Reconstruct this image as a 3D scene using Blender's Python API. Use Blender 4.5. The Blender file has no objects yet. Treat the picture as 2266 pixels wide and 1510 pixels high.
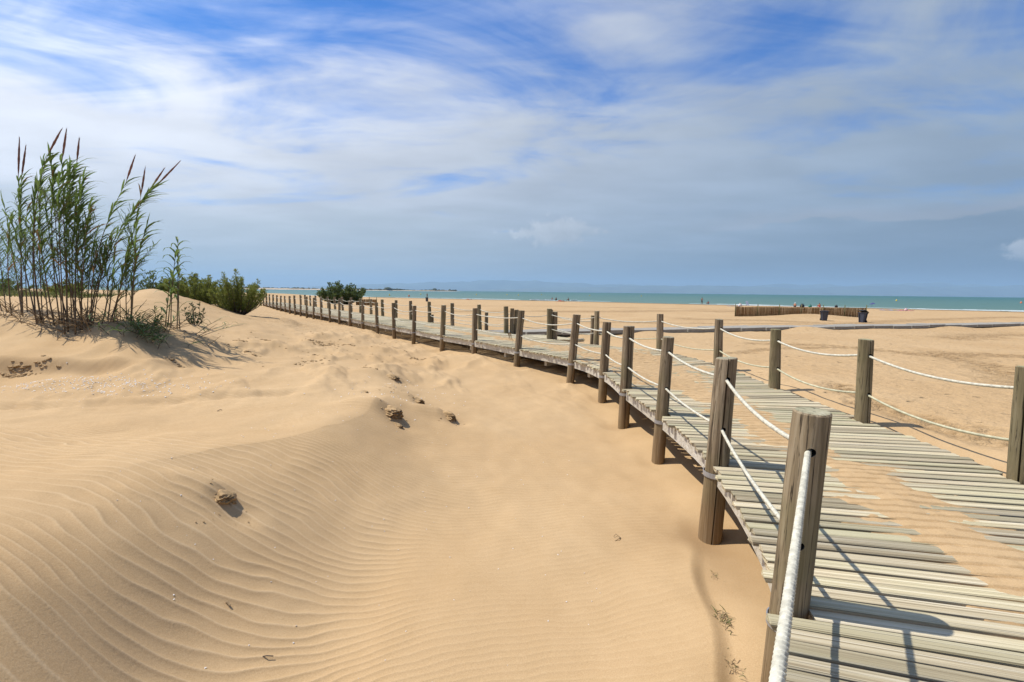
import bpy, bmesh, math, random
import numpy as np
from mathutils import Vector, Matrix, Euler

R = math.radians
random.seed(7)
rng = np.random.default_rng(11)
sc = bpy.context.scene
COL = sc.collection

# ------------------------------------------------------------------ camera
# boardwalk deck is z = 1.0, calm sea is z = 0, the photographer's eye is 1.6 m above the deck
cam_d = bpy.data.cameras.new('camera')
cam = bpy.data.objects.new('camera', cam_d)
COL.objects.link(cam)
cam_d.sensor_width = 36.0
cam_d.lens = 36.0 * 1000.0 / 2266.0
cam_d.clip_start = 0.05
cam_d.clip_end = 120000.0
cam.matrix_world = (Matrix.Translation((0, 0, 2.6))
                    @ Matrix.Rotation(R(90) - math.atan(0.1095), 4, 'X')
                    @ Matrix.Rotation(R(0.653), 4, 'Z'))
sc.camera = cam

# ------------------------------------------------------------------ sun, sky, exposure
SUN_EL, SUN_AZ = R(60.0), R(-75.0)          # azimuth from +Y towards +X
SUN = Vector((math.sin(SUN_AZ) * math.cos(SUN_EL), math.cos(SUN_AZ) * math.cos(SUN_EL), math.sin(SUN_EL)))
sun_d = bpy.data.lights.new('sun', 'SUN')
sun_d.energy = 5.0
sun_d.angle = R(0.55)
sun_d.color = (1.0, 0.955, 0.88)
sun_o = bpy.data.objects.new('sun', sun_d)
COL.objects.link(sun_o)
sun_o.rotation_euler = (-SUN).to_track_quat('-Z', 'Y').to_euler()
sun_o.location = (-40, 10, 70)

sc.view_settings.view_transform = 'Standard'
sc.view_settings.look = 'None'
sc.view_settings.exposure = 0.15
sc.view_settings.gamma = 1.0
sc.view_settings.use_curve_mapping = False
sc.cycles.use_denoising = True
sc.cycles.max_bounces = 6
sc.cycles.diffuse_bounces = 3
sc.cycles.glossy_bounces = 3
sc.cycles.transparent_max_bounces = 8
sc.cycles.volume_bounces = 0
sc.cycles.sample_clamp_indirect = 6.0


class NT:
    """small helper around a node tree"""
    def __init__(self, tree):
        self.t = tree
        self.n = tree.nodes
        self.l = tree.links

    def new(self, kind, **kw):
        nd = self.n.new(kind)
        for k, v in kw.items():
            if k.startswith('i_'):
                key = k[2:]
                key = int(key) if key.isdigit() else key.replace('_', ' ')
                self.put(nd.inputs[key], v)
            else:
                setattr(nd, k, v)
        return nd

    def put(self, sock, v):
        if isinstance(v, bpy.types.NodeSocket):
            self.l.new(v, sock)
        else:
            sock.default_value = v

    def math(self, op, a, b=None, c=None, clamp=False):
        nd = self.n.new('ShaderNodeMath')
        nd.operation = op
        nd.use_clamp = clamp
        for i, v in enumerate((a, b, c)):
            if v is not None:
                self.put(nd.inputs[i], v)
        return nd.outputs[0]

    def vmath(self, op, a, b=None, scale=None):
        nd = self.n.new('ShaderNodeVectorMath')
        nd.operation = op
        self.put(nd.inputs[0], a)
        if b is not None:
            self.put(nd.inputs[1], b)
        if scale is not None:
            self.put(nd.inputs['Scale'], scale)
        return nd.outputs['Value'] if op in ('DOT_PRODUCT', 'LENGTH') else nd.outputs[0]

    def noise(self, vec, scale, detail=4, rough=0.55, dist=0.0, out=0):
        nd = self.n.new('ShaderNodeTexNoise')
        self.put(nd.inputs['Vector'], vec)
        self.put(nd.inputs['Scale'], scale)
        nd.inputs['Detail'].default_value = detail
        nd.inputs['Roughness'].default_value = rough
        nd.inputs['Distortion'].default_value = dist
        return nd.outputs[out]

    def mapping(self, vec, scale=(1, 1, 1), rot=(0, 0, 0), loc=(0, 0, 0)):
        nd = self.n.new('ShaderNodeMapping')
        self.put(nd.inputs[0], vec)
        self.put(nd.inputs['Location'], loc)
        nd.inputs['Rotation'].default_value = rot
        nd.inputs['Scale'].default_value = scale
        return nd.outputs[0]

    def rmap(self, v, a, b, c=0.0, d=1.0, smooth=True):
        nd = self.n.new('ShaderNodeMapRange')
        nd.interpolation_type = 'SMOOTHSTEP' if smooth else 'LINEAR'
        self.put(nd.inputs[0], v)
        for i, x in enumerate((a, b, c, d)):
            self.put(nd.inputs[i + 1], x)
        return nd.outputs[0]

    def mix(self, f, a, b, mode='MIX'):
        nd = self.n.new('ShaderNodeMix')
        nd.data_type = 'RGBA'
        nd.blend_type = mode
        self.put(nd.inputs[0], f)
        self.put(nd.inputs[6], a if isinstance(a, bpy.types.NodeSocket) else (*a, 1))
        self.put(nd.inputs[7], b if isinstance(b, bpy.types.NodeSocket) else (*b, 1))
        return nd.outputs[2]

    def ramp(self, f, stops):
        nd = self.n.new('ShaderNodeValToRGB')
        self.put(nd.inputs[0], f)
        cr = nd.color_ramp
        while len(cr.elements) < len(stops):
            cr.elements.new(0.5)
        for e, (p, c) in zip(cr.elements, stops):
            e.position = p
            e.color = (*c, 1)
        return nd.outputs[0]

    def bump(self, h, strength, dist, normal=None):
        nd = self.n.new('ShaderNodeBump')
        nd.inputs['Strength'].default_value = strength
        nd.inputs['Distance'].default_value = dist
        self.put(nd.inputs['Height'], h)
        if normal is not None:
            self.put(nd.inputs['Normal'], normal)
        return nd.outputs[0]


# ------------------------------------------------------------------ world: blue sky behind thin high cloud
world = bpy.data.worlds.new('World')
sc.world = world
world.use_nodes = True
W = NT(world.node_tree)
W.n.clear()
sky = W.new('ShaderNodeTexSky')
sky.sky_type = 'NISHITA'
sky.sun_disc = False
sky.sun_elevation = SUN_EL
sky.sun_rotation = SUN_AZ
sky.altitude = 0
sky.air_density = 1.0
sky.dust_density = 0.6
sky.ozone_density = 3.0
geo = W.new('ShaderNodeTexCoord').outputs['Generated']
sep = W.new('ShaderNodeSeparateXYZ')
W.put(sep.inputs[0], geo)
dz = W.math('MAXIMUM', sep.outputs[2], 0.0)
inv = W.math('DIVIDE', 1.0, W.math('ADD', dz, 0.13))
flat = W.vmath('MULTIPLY', W.vmath('SCALE', geo, scale=inv), (1, 1, 0))
# broad veils, then wind-drawn streaks, both on a high flat layer
cs = W.mapping(flat, (0.62, 1.05, 1), (0, 0, R(-28)), (3.1, 7.35, 0))
big = W.noise(cs, 1.3, 9, 0.58, 0.8)
st = W.mapping(flat, (0.9, 2.6, 1), (0, 0, R(-35)), (1.7, 4.2, 0))
streak = W.noise(st, 1.6, 8, 0.55, 0.9)
dens = W.math('ADD', W.math('MULTIPLY', big, 0.76), W.math('MULTIPLY', streak, 0.28))
low = W.rmap(dz, 0.02, 0.60, 0.22, -0.075)          # the layer is thicker where one looks through it at a slant
cov = W.rmap(W.math('ADD', dens, low), 0.355, 0.665)
cov = W.math('MULTIPLY', cov, 0.93)
cosun = W.vmath('DOT_PRODUCT', geo, tuple(SUN))
glow = W.math('POWER', W.math('MAXIMUM', cosun, 0.0), 4.0)
lum = W.math('ADD', W.rmap(cosun, -0.25, 0.6, 3.1, 6.2, smooth=False), W.math('MULTIPLY', glow, 18.0))
lum = W.math('MULTIPLY', lum, W.rmap(W.noise(cs, 2.7, 5, 0.5), 0.25, 0.75, 0.90, 1.08))
ccol = W.vmath('SCALE', W.mix(W.rmap(cosun, -0.2, 0.7), (0.76, 0.96, 1.20), (0.97, 1.0, 1.06)), scale=lum)
skyc = W.vmath('MULTIPLY', sky.outputs[0], (0.36, 0.82, 1.40))
tot = W.mix(cov, skyc, ccol)
# low bank of grey haze and stratus along the sea horizon
band = W.noise(W.mapping(geo, (1.4, 1.4, 16), (0, 0, 0), (0.3, 0.1, 0.2)), 1.7, 5, 0.5, 0.4)
hz = W.rmap(W.math('ADD', dz, W.math('MULTIPLY', W.math('SUBTRACT', band, 0.5), 0.20)), 0.01, 0.20, 1.0, 0.0)
hcol = W.vmath('SCALE', W.mix(W.rmap(cosun, -0.3, 0.5), (0.53, 0.76, 1.03), (0.80, 0.96, 1.06)), scale=W.rmap(cosun, -0.3, 0.5, 2.3, 5.2))
tot = W.mix(W.math('MULTIPLY', hz, 0.80), tot, hcol)


def cumulus(tot, az, el, wid, hgt, thr, op=0.45):
    c = (math.sin(R(az)) * math.cos(R(el)), math.cos(R(az)) * math.cos(R(el)), math.sin(R(el)))
    side = (math.cos(R(az)), -math.sin(R(az)), 0.0)
    u = W.math('DIVIDE', W.vmath('DOT_PRODUCT', W.vmath('SUBTRACT', geo, c), side), wid)
    v = W.math('DIVIDE', W.math('SUBTRACT', sep.outputs[2], c[2]), hgt)
    ax = W.math('ABSOLUTE', u)
    body = W.math('SUBTRACT', W.math('SUBTRACT', 1.0, W.math('POWER', ax, 0.9)), W.math('ABSOLUTE', v))
    nz = W.noise(W.mapping(geo, (1, 1, 1.2)), 34.0, 6, 0.62, 0.3)
    m = W.rmap(W.math('ADD', body, W.math('MULTIPLY', W.math('SUBTRACT', nz, 0.5), 1.6)), thr, thr + 0.34)
    m = W.math('MULTIPLY', m, W.rmap(v, -1.0, -0.1, 0.0, 1.0))
    front = W.rmap(W.vmath('DOT_PRODUCT', geo, (math.sin(R(az)), math.cos(R(az)), 0.0)), 0.7, 0.8)
    m = W.math('MULTIPLY', W.math('MULTIPLY', m, front), op)
    shade = W.math('ADD', W.math('MULTIPLY', nz, 5.0), W.rmap(W.math('SUBTRACT', u, W.math('MULTIPLY', v, 0.8)), -0.8, 0.9, 5.2, 1.6, smooth=False))
    cc = W.vmath('SCALE', (1.0, 1.03, 1.08), scale=shade)
    return W.mix(m, tot, cc)


# a grey bank low on the right with a thin warm lit upper edge
bk = W.noise(W.mapping(geo, (3.0, 3.0, 10)), 2.2, 5, 0.55, 0.4)
bz = W.math('SUBTRACT', sep.outputs[2], W.math('ADD', 0.128, W.math('MULTIPLY', W.math('SUBTRACT', bk, 0.5), 0.07)))
baz = W.rmap(W.vmath('DOT_PRODUCT', geo, (math.sin(R(46)), math.cos(R(46)), 0.0)), 0.86, 0.985)
under = W.math('MULTIPLY', W.rmap(bz, -0.030, 0.004, 1.0, 0.0), W.rmap(bz, -0.10, -0.03))
tot = W.mix(W.math('MULTIPLY', W.math('MULTIPLY', under, baz), 0.09), tot, (2.2, 2.8, 3.9))
edge = W.math('MULTIPLY', W.rmap(bz, -0.004, 0.003), W.rmap(bz, 0.004, 0.035, 1.0, 0.0))
tot = W.mix(W.math('MULTIPLY', W.math('MULTIPLY', edge, baz), 0.24), tot, (5.0, 4.7, 4.9))
tot = cumulus(tot, 5.2, 7.2, 0.15, 0.055, 0.16, 0.36)
tot = cumulus(tot, 48.6, 4.0, 0.05, 0.034, 0.10)
bg = W.new('ShaderNodeBackground')
W.put(bg.inputs[0], tot)
bg.inputs[1].default_value = 0.10
wo = W.new('ShaderNodeOutputWorld')
W.l.new(bg.outputs[0], wo.inputs[0])


# ------------------------------------------------------------------ generic helpers
def tag(o, label=None, cat=None, group=None, kind=None):
    if label:
        o['label'] = label
    if cat:
        o['category'] = cat
    if group:
        o['group'] = group
    if kind:
        o['kind'] = kind
    return o


def link(name, me, mat=None, parent=None):
    o = bpy.data.objects.new(name, me)
    COL.objects.link(o)
    if mat is not None and me is not None and not me.materials:
        me.materials.append(mat)
    if parent is not None:
        o.parent = parent
    return o


def empty(name, loc, rz=0.0):
    o = bpy.data.objects.new(name, None)
    o.empty_display_size = 0.2
    COL.objects.link(o)
    o.location = loc
    o.rotation_euler = (0, 0, rz)
    return o


class MB:
    """collects vertices and faces, builds one mesh"""
    def __init__(self):
        self.v, self.f, self.m = [], [], []

    def box(self, c, s, rot=None, mi=0):
        c = Vector(c)
        i0 = len(self.v)
        for dx, dy, dz_ in ((-1, -1, -1), (1, -1, -1), (1, 1, -1), (-1, 1, -1), (-1, -1, 1), (1, -1, 1), (1, 1, 1), (-1, 1, 1)):
            p = Vector((dx * s[0] / 2, dy * s[1] / 2, dz_ * s[2] / 2))
            if rot is not None:
                p = rot @ p
            self.v.append(tuple(c + p))
        for q in ((0, 3, 2, 1), (4, 5, 6, 7), (0, 1, 5, 4), (1, 2, 6, 5), (2, 3, 7, 6), (3, 0, 4, 7)):
            self.f.append(tuple(i0 + k for k in q))
            self.m.append(mi)

    def tube(self, pts, rad, seg=8, cap=True, mi=0, twist=None):
        pts = [Vector(p) for p in pts]
        n = len(pts)
        rads = rad if hasattr(rad, '__len__') else [rad] * n
        i0 = len(self.v)
        up = Vector((0, 0, 1))
        t0 = (pts[1] - pts[0]).normalized()
        a = t0.cross(up)
        if a.length < 1e-3:
            a = t0.cross(Vector((1, 0, 0)))
        a.normalize()
        for i in range(n):
            t = (pts[min(i + 1, n - 1)] - pts[max(i - 1, 0)]).normalized()
            a = (a - t * a.dot(t)).normalized()
            b = t.cross(a)
            for k in range(seg):
                an = 2 * math.pi * k / seg
                r = rads[i]
                if twist:
                    r *= twist(i, an)
                self.v.append(tuple(pts[i] + a * (math.cos(an) * r) + b * (math.sin(an) * r)))
        for i in range(n - 1):
            for k in range(seg):
                k2 = (k + 1) % seg
                self.f.append((i0 + i * seg + k, i0 + i * seg + k2, i0 + (i + 1) * seg + k2, i0 + (i + 1) * seg + k))
                self.m.append(mi)
        if cap:
            self.f.append(tuple(i0 + k for k in reversed(range(seg))))
            self.f.append(tuple(i0 + (n - 1) * seg + k for k in range(seg)))
            self.m += [mi, mi]

    def face(self, pts, mi=0):
        i0 = len(self.v)
        self.v += [tuple(p) for p in pts]
        self.f.append(tuple(range(i0, i0 + len(pts))))
        self.m.append(mi)

    def mesh(self, name, mats, smooth=False):
        me = bpy.data.meshes.new(name)
        me.from_pydata(self.v, [], self.f)
        for mt in (mats if isinstance(mats, (list, tuple)) else [mats]):
            me.materials.append(mt)
        if any(self.m):
            me.polygons.foreach_set('material_index', self.m)
        if smooth:
            me.polygons.foreach_set('use_smooth', [True] * len(me.polygons))
        me.update()
        return me

    def build(self, name, mats, parent=None, smooth=False):
        return link(name, self.mesh(name, mats, smooth), None, parent)


def np_mesh(name, V, Q, mat, smooth=True):
    """vertices (n,3) and quads (m,4) as numpy arrays"""
    me = bpy.data.meshes.new(name)
    me.vertices.add(len(V))
    me.vertices.foreach_set('co', np.ascontiguousarray(V, dtype=np.float32).ravel())
    k = Q.shape[1]
    me.loops.add(Q.size)
    me.loops.foreach_set('vertex_index', np.ascontiguousarray(Q, dtype=np.int32).ravel())
    me.polygons.add(len(Q))
    me.polygons.foreach_set('loop_start', np.arange(0, Q.size, k, dtype=np.int32))
    if smooth:
        me.polygons.foreach_set('use_smooth', np.ones(len(Q), dtype=bool))
    me.materials.append(mat)
    me.update(calc_edges=True)
    return me


def grid_quads(nr, nc, wrap=False):
    r = np.arange(nr - 1)[:, None]
    c = np.arange(nc if wrap else nc - 1)[None, :]
    c2 = (c + 1) % nc
    a = r * nc + c
    return np.stack([a, r * nc + c2, (r + 1) * nc + c2, (r + 1) * nc + c], -1).reshape(-1, 4)


# ------------------------------------------------------------------ materials
def material(name):
    m = bpy.data.materials.new(name)
    m.use_nodes = True
    t = NT(m.node_tree)
    b = m.node_tree.nodes['Principled BSDF']
    return m, t, b


def plain(name, col, rough=0.7, metal=0.0, var=0.12, scale=8.0, bump=0.0):
    m, t, b = material(name)
    oc = t.new('ShaderNodeTexCoord').outputs['Object']
    nz = t.noise(oc, scale, 4)
    dark = tuple(c * (1 - var) for c in col)
    lite = tuple(min(1, c * (1 + var)) for c in col)
    t.put(b.inputs['Base Color'], t.mix(t.rmap(nz, 0.3, 0.7), dark, lite))
    b.inputs['Roughness'].default_value = rough
    b.inputs['Metallic'].default_value = metal
    if bump:
        t.put(b.inputs['Normal'], t.bump(nz, bump, 0.02))
    return m


def sand_material():
    m, t, b = material('dune_sand')
    pos = t.new('ShaderNodeNewGeometry').outputs['Position']
    n1 = t.noise(pos, 0.35, 5, 0.6)
    n2 = t.noise(pos, 5.0, 4, 0.6)
    n3 = t.noise(pos, 150.0, 4, 0.8)
    col = t.mix(t.rmap(n1, 0.3, 0.7), (0.435, 0.282, 0.134), (0.495, 0.337, 0.174))
    col = t.mix(t.math('MULTIPLY', t.rmap(n2, 0.35, 0.75), 0.22), col, (0.37, 0.235, 0.10))
    col = t.mix(t.rmap(n3, 0.30, 0.74), t.mix(0.26, col, (0.20, 0.12, 0.055)), t.mix(0.16, col, (0.72, 0.56, 0.38)))
    # paler tint along the ripple crests
    cg = t.new('ShaderNodeAttribute')
    cg.attribute_name = 'crest_tint'
    col = t.mix(t.math('MULTIPLY', cg.outputs['Fac'], 0.55), col, (0.60, 0.44, 0.26))
    s = t.new('ShaderNodeSeparateXYZ')
    t.put(s.inputs[0], pos)
    # damp strand along the water line (the sand itself is wet there)
    wet = t.rmap(t.math('ADD', s.outputs[2], t.math('MULTIPLY', t.math('SUBTRACT', n1, 0.5), 0.12)), 0.15, 0.33, 1.0, 0.0)
    col = t.mix(t.math('MULTIPLY', wet, 0.8), col, (0.20, 0.115, 0.05))
    # churned wheel tracks and trampled strips on the beach: darker damp sand turned up from below
    ta = t.new('ShaderNodeAttribute')
    ta.attribute_name = 'turned_sand'
    churn = ta.outputs['Fac']
    speck = t.rmap(t.noise(t.mapping(pos, (1, 1.6, 1)), 3.4, 6, 0.75), 0.36, 0.66)
    col = t.mix(t.math('MULTIPLY', t.math('MULTIPLY', churn, speck), 0.85), col, (0.215, 0.130, 0.055))
    t.put(b.inputs['Base Color'], col)
    b.inputs['Roughness'].default_value = 0.95
    b.inputs['Specular IOR Level'].default_value = 0.15
    # relief: grains, small pocks on the beach side, footprints
    beach = t.math('MAXIMUM', t.rmap(s.outputs[0], 4.4, 5.6), t.rmap(s.outputs[1], 15.0, 20.0))
    foot = t.noise(t.mapping(pos, (1, 1.3, 1)), 3.0, 5, 0.62)
    vor = t.new('ShaderNodeTexVoronoi')
    t.put(vor.inputs['Vector'], t.mapping(pos, (1, 1.5, 1)))
    vor.inputs['Scale'].default_value = 2.6
    vor.inputs['Randomness'].default_value = 1.0
    dent = t.math('MULTIPLY', t.rmap(vor.outputs['Distance'], 0.05, 0.22, -1.0, 0.0), t.rmap(n2, 0.45, 0.6))
    hb = t.math('MULTIPLY', beach, t.math('ADD', t.math('MULTIPLY', foot, 0.11), t.math('MULTIPLY', dent, 0.075)))
    hb = t.math('ADD', hb, t.math('MULTIPLY', t.math('MULTIPLY', churn, t.noise(pos, 7.0, 4, 0.7)), 0.10))
    nb = t.bump(hb, 0.9, 1.0)
    hg = t.math('ADD', t.math('MULTIPLY', n3, 0.0016), t.math('MULTIPLY', t.noise(pos, 60.0, 3, 0.6), 0.004))
    t.put(b.inputs['Normal'], t.bump(hg, 0.55, 1.0, nb))
    return m


def wood_material(name, dark, mid, lite, green, scale_along=(1.6, 26, 26), green_amt=0.5, stain=None, cracks=0.5, rnd=0.35):
    m, t, b = material(name)
    oc = t.new('ShaderNodeTexCoord').outputs['Object']
    oi = t.new('ShaderNodeObjectInfo').outputs['Random']
    off = t.new('ShaderNodeCombineXYZ')
    for k, f in enumerate((17.3, 41.7, 9.1)):
        t.put(off.inputs[k], t.math('MULTIPLY', oi, f))
    vec = t.vmath('ADD', oc, off.outputs[0])
    g1 = t.noise(t.mapping(vec, scale_along), 1.0, 6, 0.62, 0.6)
    g2 = t.noise(t.mapping(vec, tuple(x * 4 if x > 5 else x * 0.9 for x in scale_along)), 1.0, 4, 0.6, 0.3)
    bl = t.noise(vec, 2.3, 3, 0.5)
    col = t.ramp(g1, [(0.28, dark), (0.5, mid), (0.74, lite)])
    col = t.mix(t.math('MULTIPLY', t.rmap(bl, 0.45, 0.7), green_amt), col, green)
    tint = t.rmap(oi, 0.0, 1.0, 1.0 - rnd, 1.0 + rnd * 0.6, smooth=False)
    col = t.vmath('SCALE', col, scale=tint)
    hue = t.math('FRACT', t.math('MULTIPLY', oi, 7.31))
    col = t.mix(t.math('MULTIPLY', t.rmap(hue, 0.55, 1.0), green_amt), col, green, 'MIX')
    crack = t.rmap(g2, 0.36, 0.45, 1.0, 0.0)
    col = t.mix(t.math('MULTIPLY', crack, cracks), col, tuple(c * 0.35 for c in dark))
    if stain:
        sp = t.new('ShaderNodeSeparateXYZ')
        t.put(sp.inputs[0], oc)
        hgt = t.math('ADD', sp.outputs[2], t.math('MULTIPLY', t.math('SUBTRACT', bl, 0.5), 0.35))
        col = t.mix(t.math('MULTIPLY', t.rmap(hgt, stain[0], stain[1], 1.0, 0.0), 0.65), col, stain[2])
    t.put(b.inputs['Base Color'], col)
    b.inputs['Roughness'].default_value = 0.85
    b.inputs['Specular IOR Level'].default_value = 0.25
    h = t.math('ADD', t.math('MULTIPLY', g1, 0.6), t.math('MULTIPLY', g2, 0.4))
    t.put(b.inputs['Normal'], t.bump(h, 0.55, 0.012))
    return m


def leaf_material(name, c1, c2, trans=0.25):
    m, t, b = material(name)
    pos = t.new('ShaderNodeNewGeometry').outputs['Position']
    n = t.noise(pos, 6.0, 3, 0.6)
    col = t.mix(t.rmap(n, 0.3, 0.7), c1, c2)
    t.put(b.inputs['Base Color'], col)
    b.inputs['Roughness'].default_value = 0.55
    b.inputs['Specular IOR Level'].default_value = 0.3
    tr = t.new('ShaderNodeBsdfTranslucent')
    t.put(tr.inputs[0], t.mix(0.5, col, tuple(min(1, x * 2.2) for x in c2)))
    mx = t.new('ShaderNodeMixShader')
    mx.inputs[0].default_value = trans
    t.l.new(b.outputs[0], mx.inputs[1])
    t.l.new(tr.outputs[0], mx.inputs[2])
    out = m.node_tree.nodes['Material Output']
    t.l.new(mx.outputs[0], out.inputs[0])
    return m


M = {}
M['sand'] = sand_material()
M['plank'] = wood_material('weathered_plank', (0.25, 0.185, 0.105), (0.49, 0.41, 0.265), (0.63, 0.56, 0.42), (0.41, 0.40, 0.22), (1.0, 48, 48), 0.32, None, 0.75, 0.36)
M['beam'] = wood_material('bleached_beam', (0.36, 0.31, 0.24), (0.55, 0.50, 0.41), (0.66, 0.62, 0.54), (0.42, 0.36, 0.25), (1.2, 16, 16), 0.25, None, 0.5, 0.1)
M['post'] = wood_material('weathered_post', (0.066, 0.046, 0.028), (0.245, 0.182, 0.112), (0.41, 0.335, 0.23), (0.160, 0.140, 0.066), (22, 22, 0.9), 0.5, (-0.75, 0.30, (0.24, 0.150, 0.066)), 0.9, 0.22)
M['crack'] = plain('rope_hole_shade', (0.03, 0.024, 0.018), 0.9)  # shade put into the colour: near-black walls of the bored rope holes
M['endgrain'] = wood_material('post_end_grain', (0.16, 0.135, 0.085), (0.33, 0.29, 0.19), (0.42, 0.38, 0.28), (0.26, 0.28, 0.14), (16, 16, 4), 0.5, None, 0.6, 0.2)
M['steel'] = plain('galvanised_steel', (0.36, 0.37, 0.39), 0.45, 0.55, 0.1, 20)
M['rope'] = plain('pale_rope', (0.50, 0.47, 0.37), 0.9, 0, 0.22, 30, 0.3)
M['rope_old'] = plain('aged_rope', (0.44, 0.41, 0.27), 0.85, 0, 0.18, 20, 0.3)
M['concrete'] = plain('grey_slab', (0.27, 0.245, 0.20), 0.9, 0, 0.12, 5, 0.2)
M['reed_leaf'] = leaf_material('giant_reed_leaf', (0.052, 0.105, 0.026), (0.130, 0.190, 0.050))
M['reed_stem'] = plain('giant_reed_stalk', (0.10, 0.066, 0.034), 0.6, 0, 0.4, 6)
M['reed_dry'] = plain('dry_reed', (0.27, 0.185, 0.095), 0.85, 0, 0.35, 6)
M['plume'] = plain('reed_plume', (0.19, 0.092, 0.070), 0.95, 0, 0.3, 25, 0.4)
M['tam1'] = leaf_material('tamarisk_foliage', (0.10, 0.130, 0.024), (0.210, 0.225, 0.050), 0.35)
M['tam2'] = leaf_material('dark_tamarisk_foliage', (0.055, 0.085, 0.026), (0.115, 0.150, 0.045), 0.3)
M['tam3'] = leaf_material('grey_green_foliage', (0.045, 0.070, 0.032), (0.085, 0.115, 0.055), 0.15)
M['grass'] = leaf_material('marsh_grass', (0.075, 0.100, 0.025), (0.14, 0.155, 0.045), 0.2)
M['bark'] = plain('shrub_bark', (0.085, 0.062, 0.045), 0.9, 0, 0.3, 12, 0.3)
M['clod'] = plain('crusted_damp_shaded_sand', (0.35, 0.228, 0.106), 0.95, 0, 0.35, 18, 0.7)  # damp sand, its colour also darkened for the shadow on the ledge faces
M['shell'] = plain('broken_shell', (0.78, 0.75, 0.70), 0.5, 0, 0.1, 40)
M['bin'] = plain('charcoal_plastic', (0.045, 0.052, 0.075), 0.45, 0, 0.15, 8)
M['binlid'] = plain('dark_plastic_lid', (0.02, 0.024, 0.032), 0.4, 0, 0.15, 8)
M['rubber'] = plain('black_rubber', (0.02, 0.02, 0.02), 0.8)
M['fence'] = wood_material('reed_screen', (0.09, 0.042, 0.014), (0.23, 0.120, 0.040), (0.35, 0.21, 0.08), (0.20, 0.11, 0.04), (14, 14, 0.6), 0.3, None, 0.6, 0.25)
M['fencepost'] = plain('fence_stake', (0.12, 0.105, 0.035), 0.9, 0, 0.25, 10)

# ------------------------------------------------------------------ GROUND-BEGIN
# ground relief: measured spot heights (x, y, z in metres) joined by a thin-plate surface, plus dune detail


def smooth(a, b, x):
    t = np.clip((x - a) / (b - a), 0, 1)
    return t * t * (3 - 2 * t)


_P = np.random.default_rng(5).permutation(512)
_P = np.concatenate([_P, _P])
_G = np.random.default_rng(6).uniform(0, 2 * np.pi, 512)


def perlin(x, y):
    xi, yi = np.floor(x).astype(int), np.floor(y).astype(int)
    xf, yf = x - xi, y - yi
    u, v = xf * xf * xf * (xf * (xf * 6 - 15) + 10), yf * yf * yf * (yf * (yf * 6 - 15) + 10)

    def g(ix, iy, dx, dy):
        a = _G[_P[(_P[ix & 511] + iy) & 511]]
        return np.cos(a) * dx + np.sin(a) * dy
    n0 = g(xi, yi, xf, yf) * (1 - u) + g(xi + 1, yi, xf - 1, yf) * u
    n1 = g(xi, yi + 1, xf, yf - 1) * (1 - u) + g(xi + 1, yi + 1, xf - 1, yf - 1) * u
    return (n0 * (1 - v) + n1 * v) * 1.5


def fbm(x, y, o=4):
    s, a = 0.0, 1.0
    for k in range(o):
        s = s + a * perlin(x * 2 ** k + 31.7 * k, y * 2 ** k + 11.3 * k)
        a *= 0.5
    return s


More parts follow.
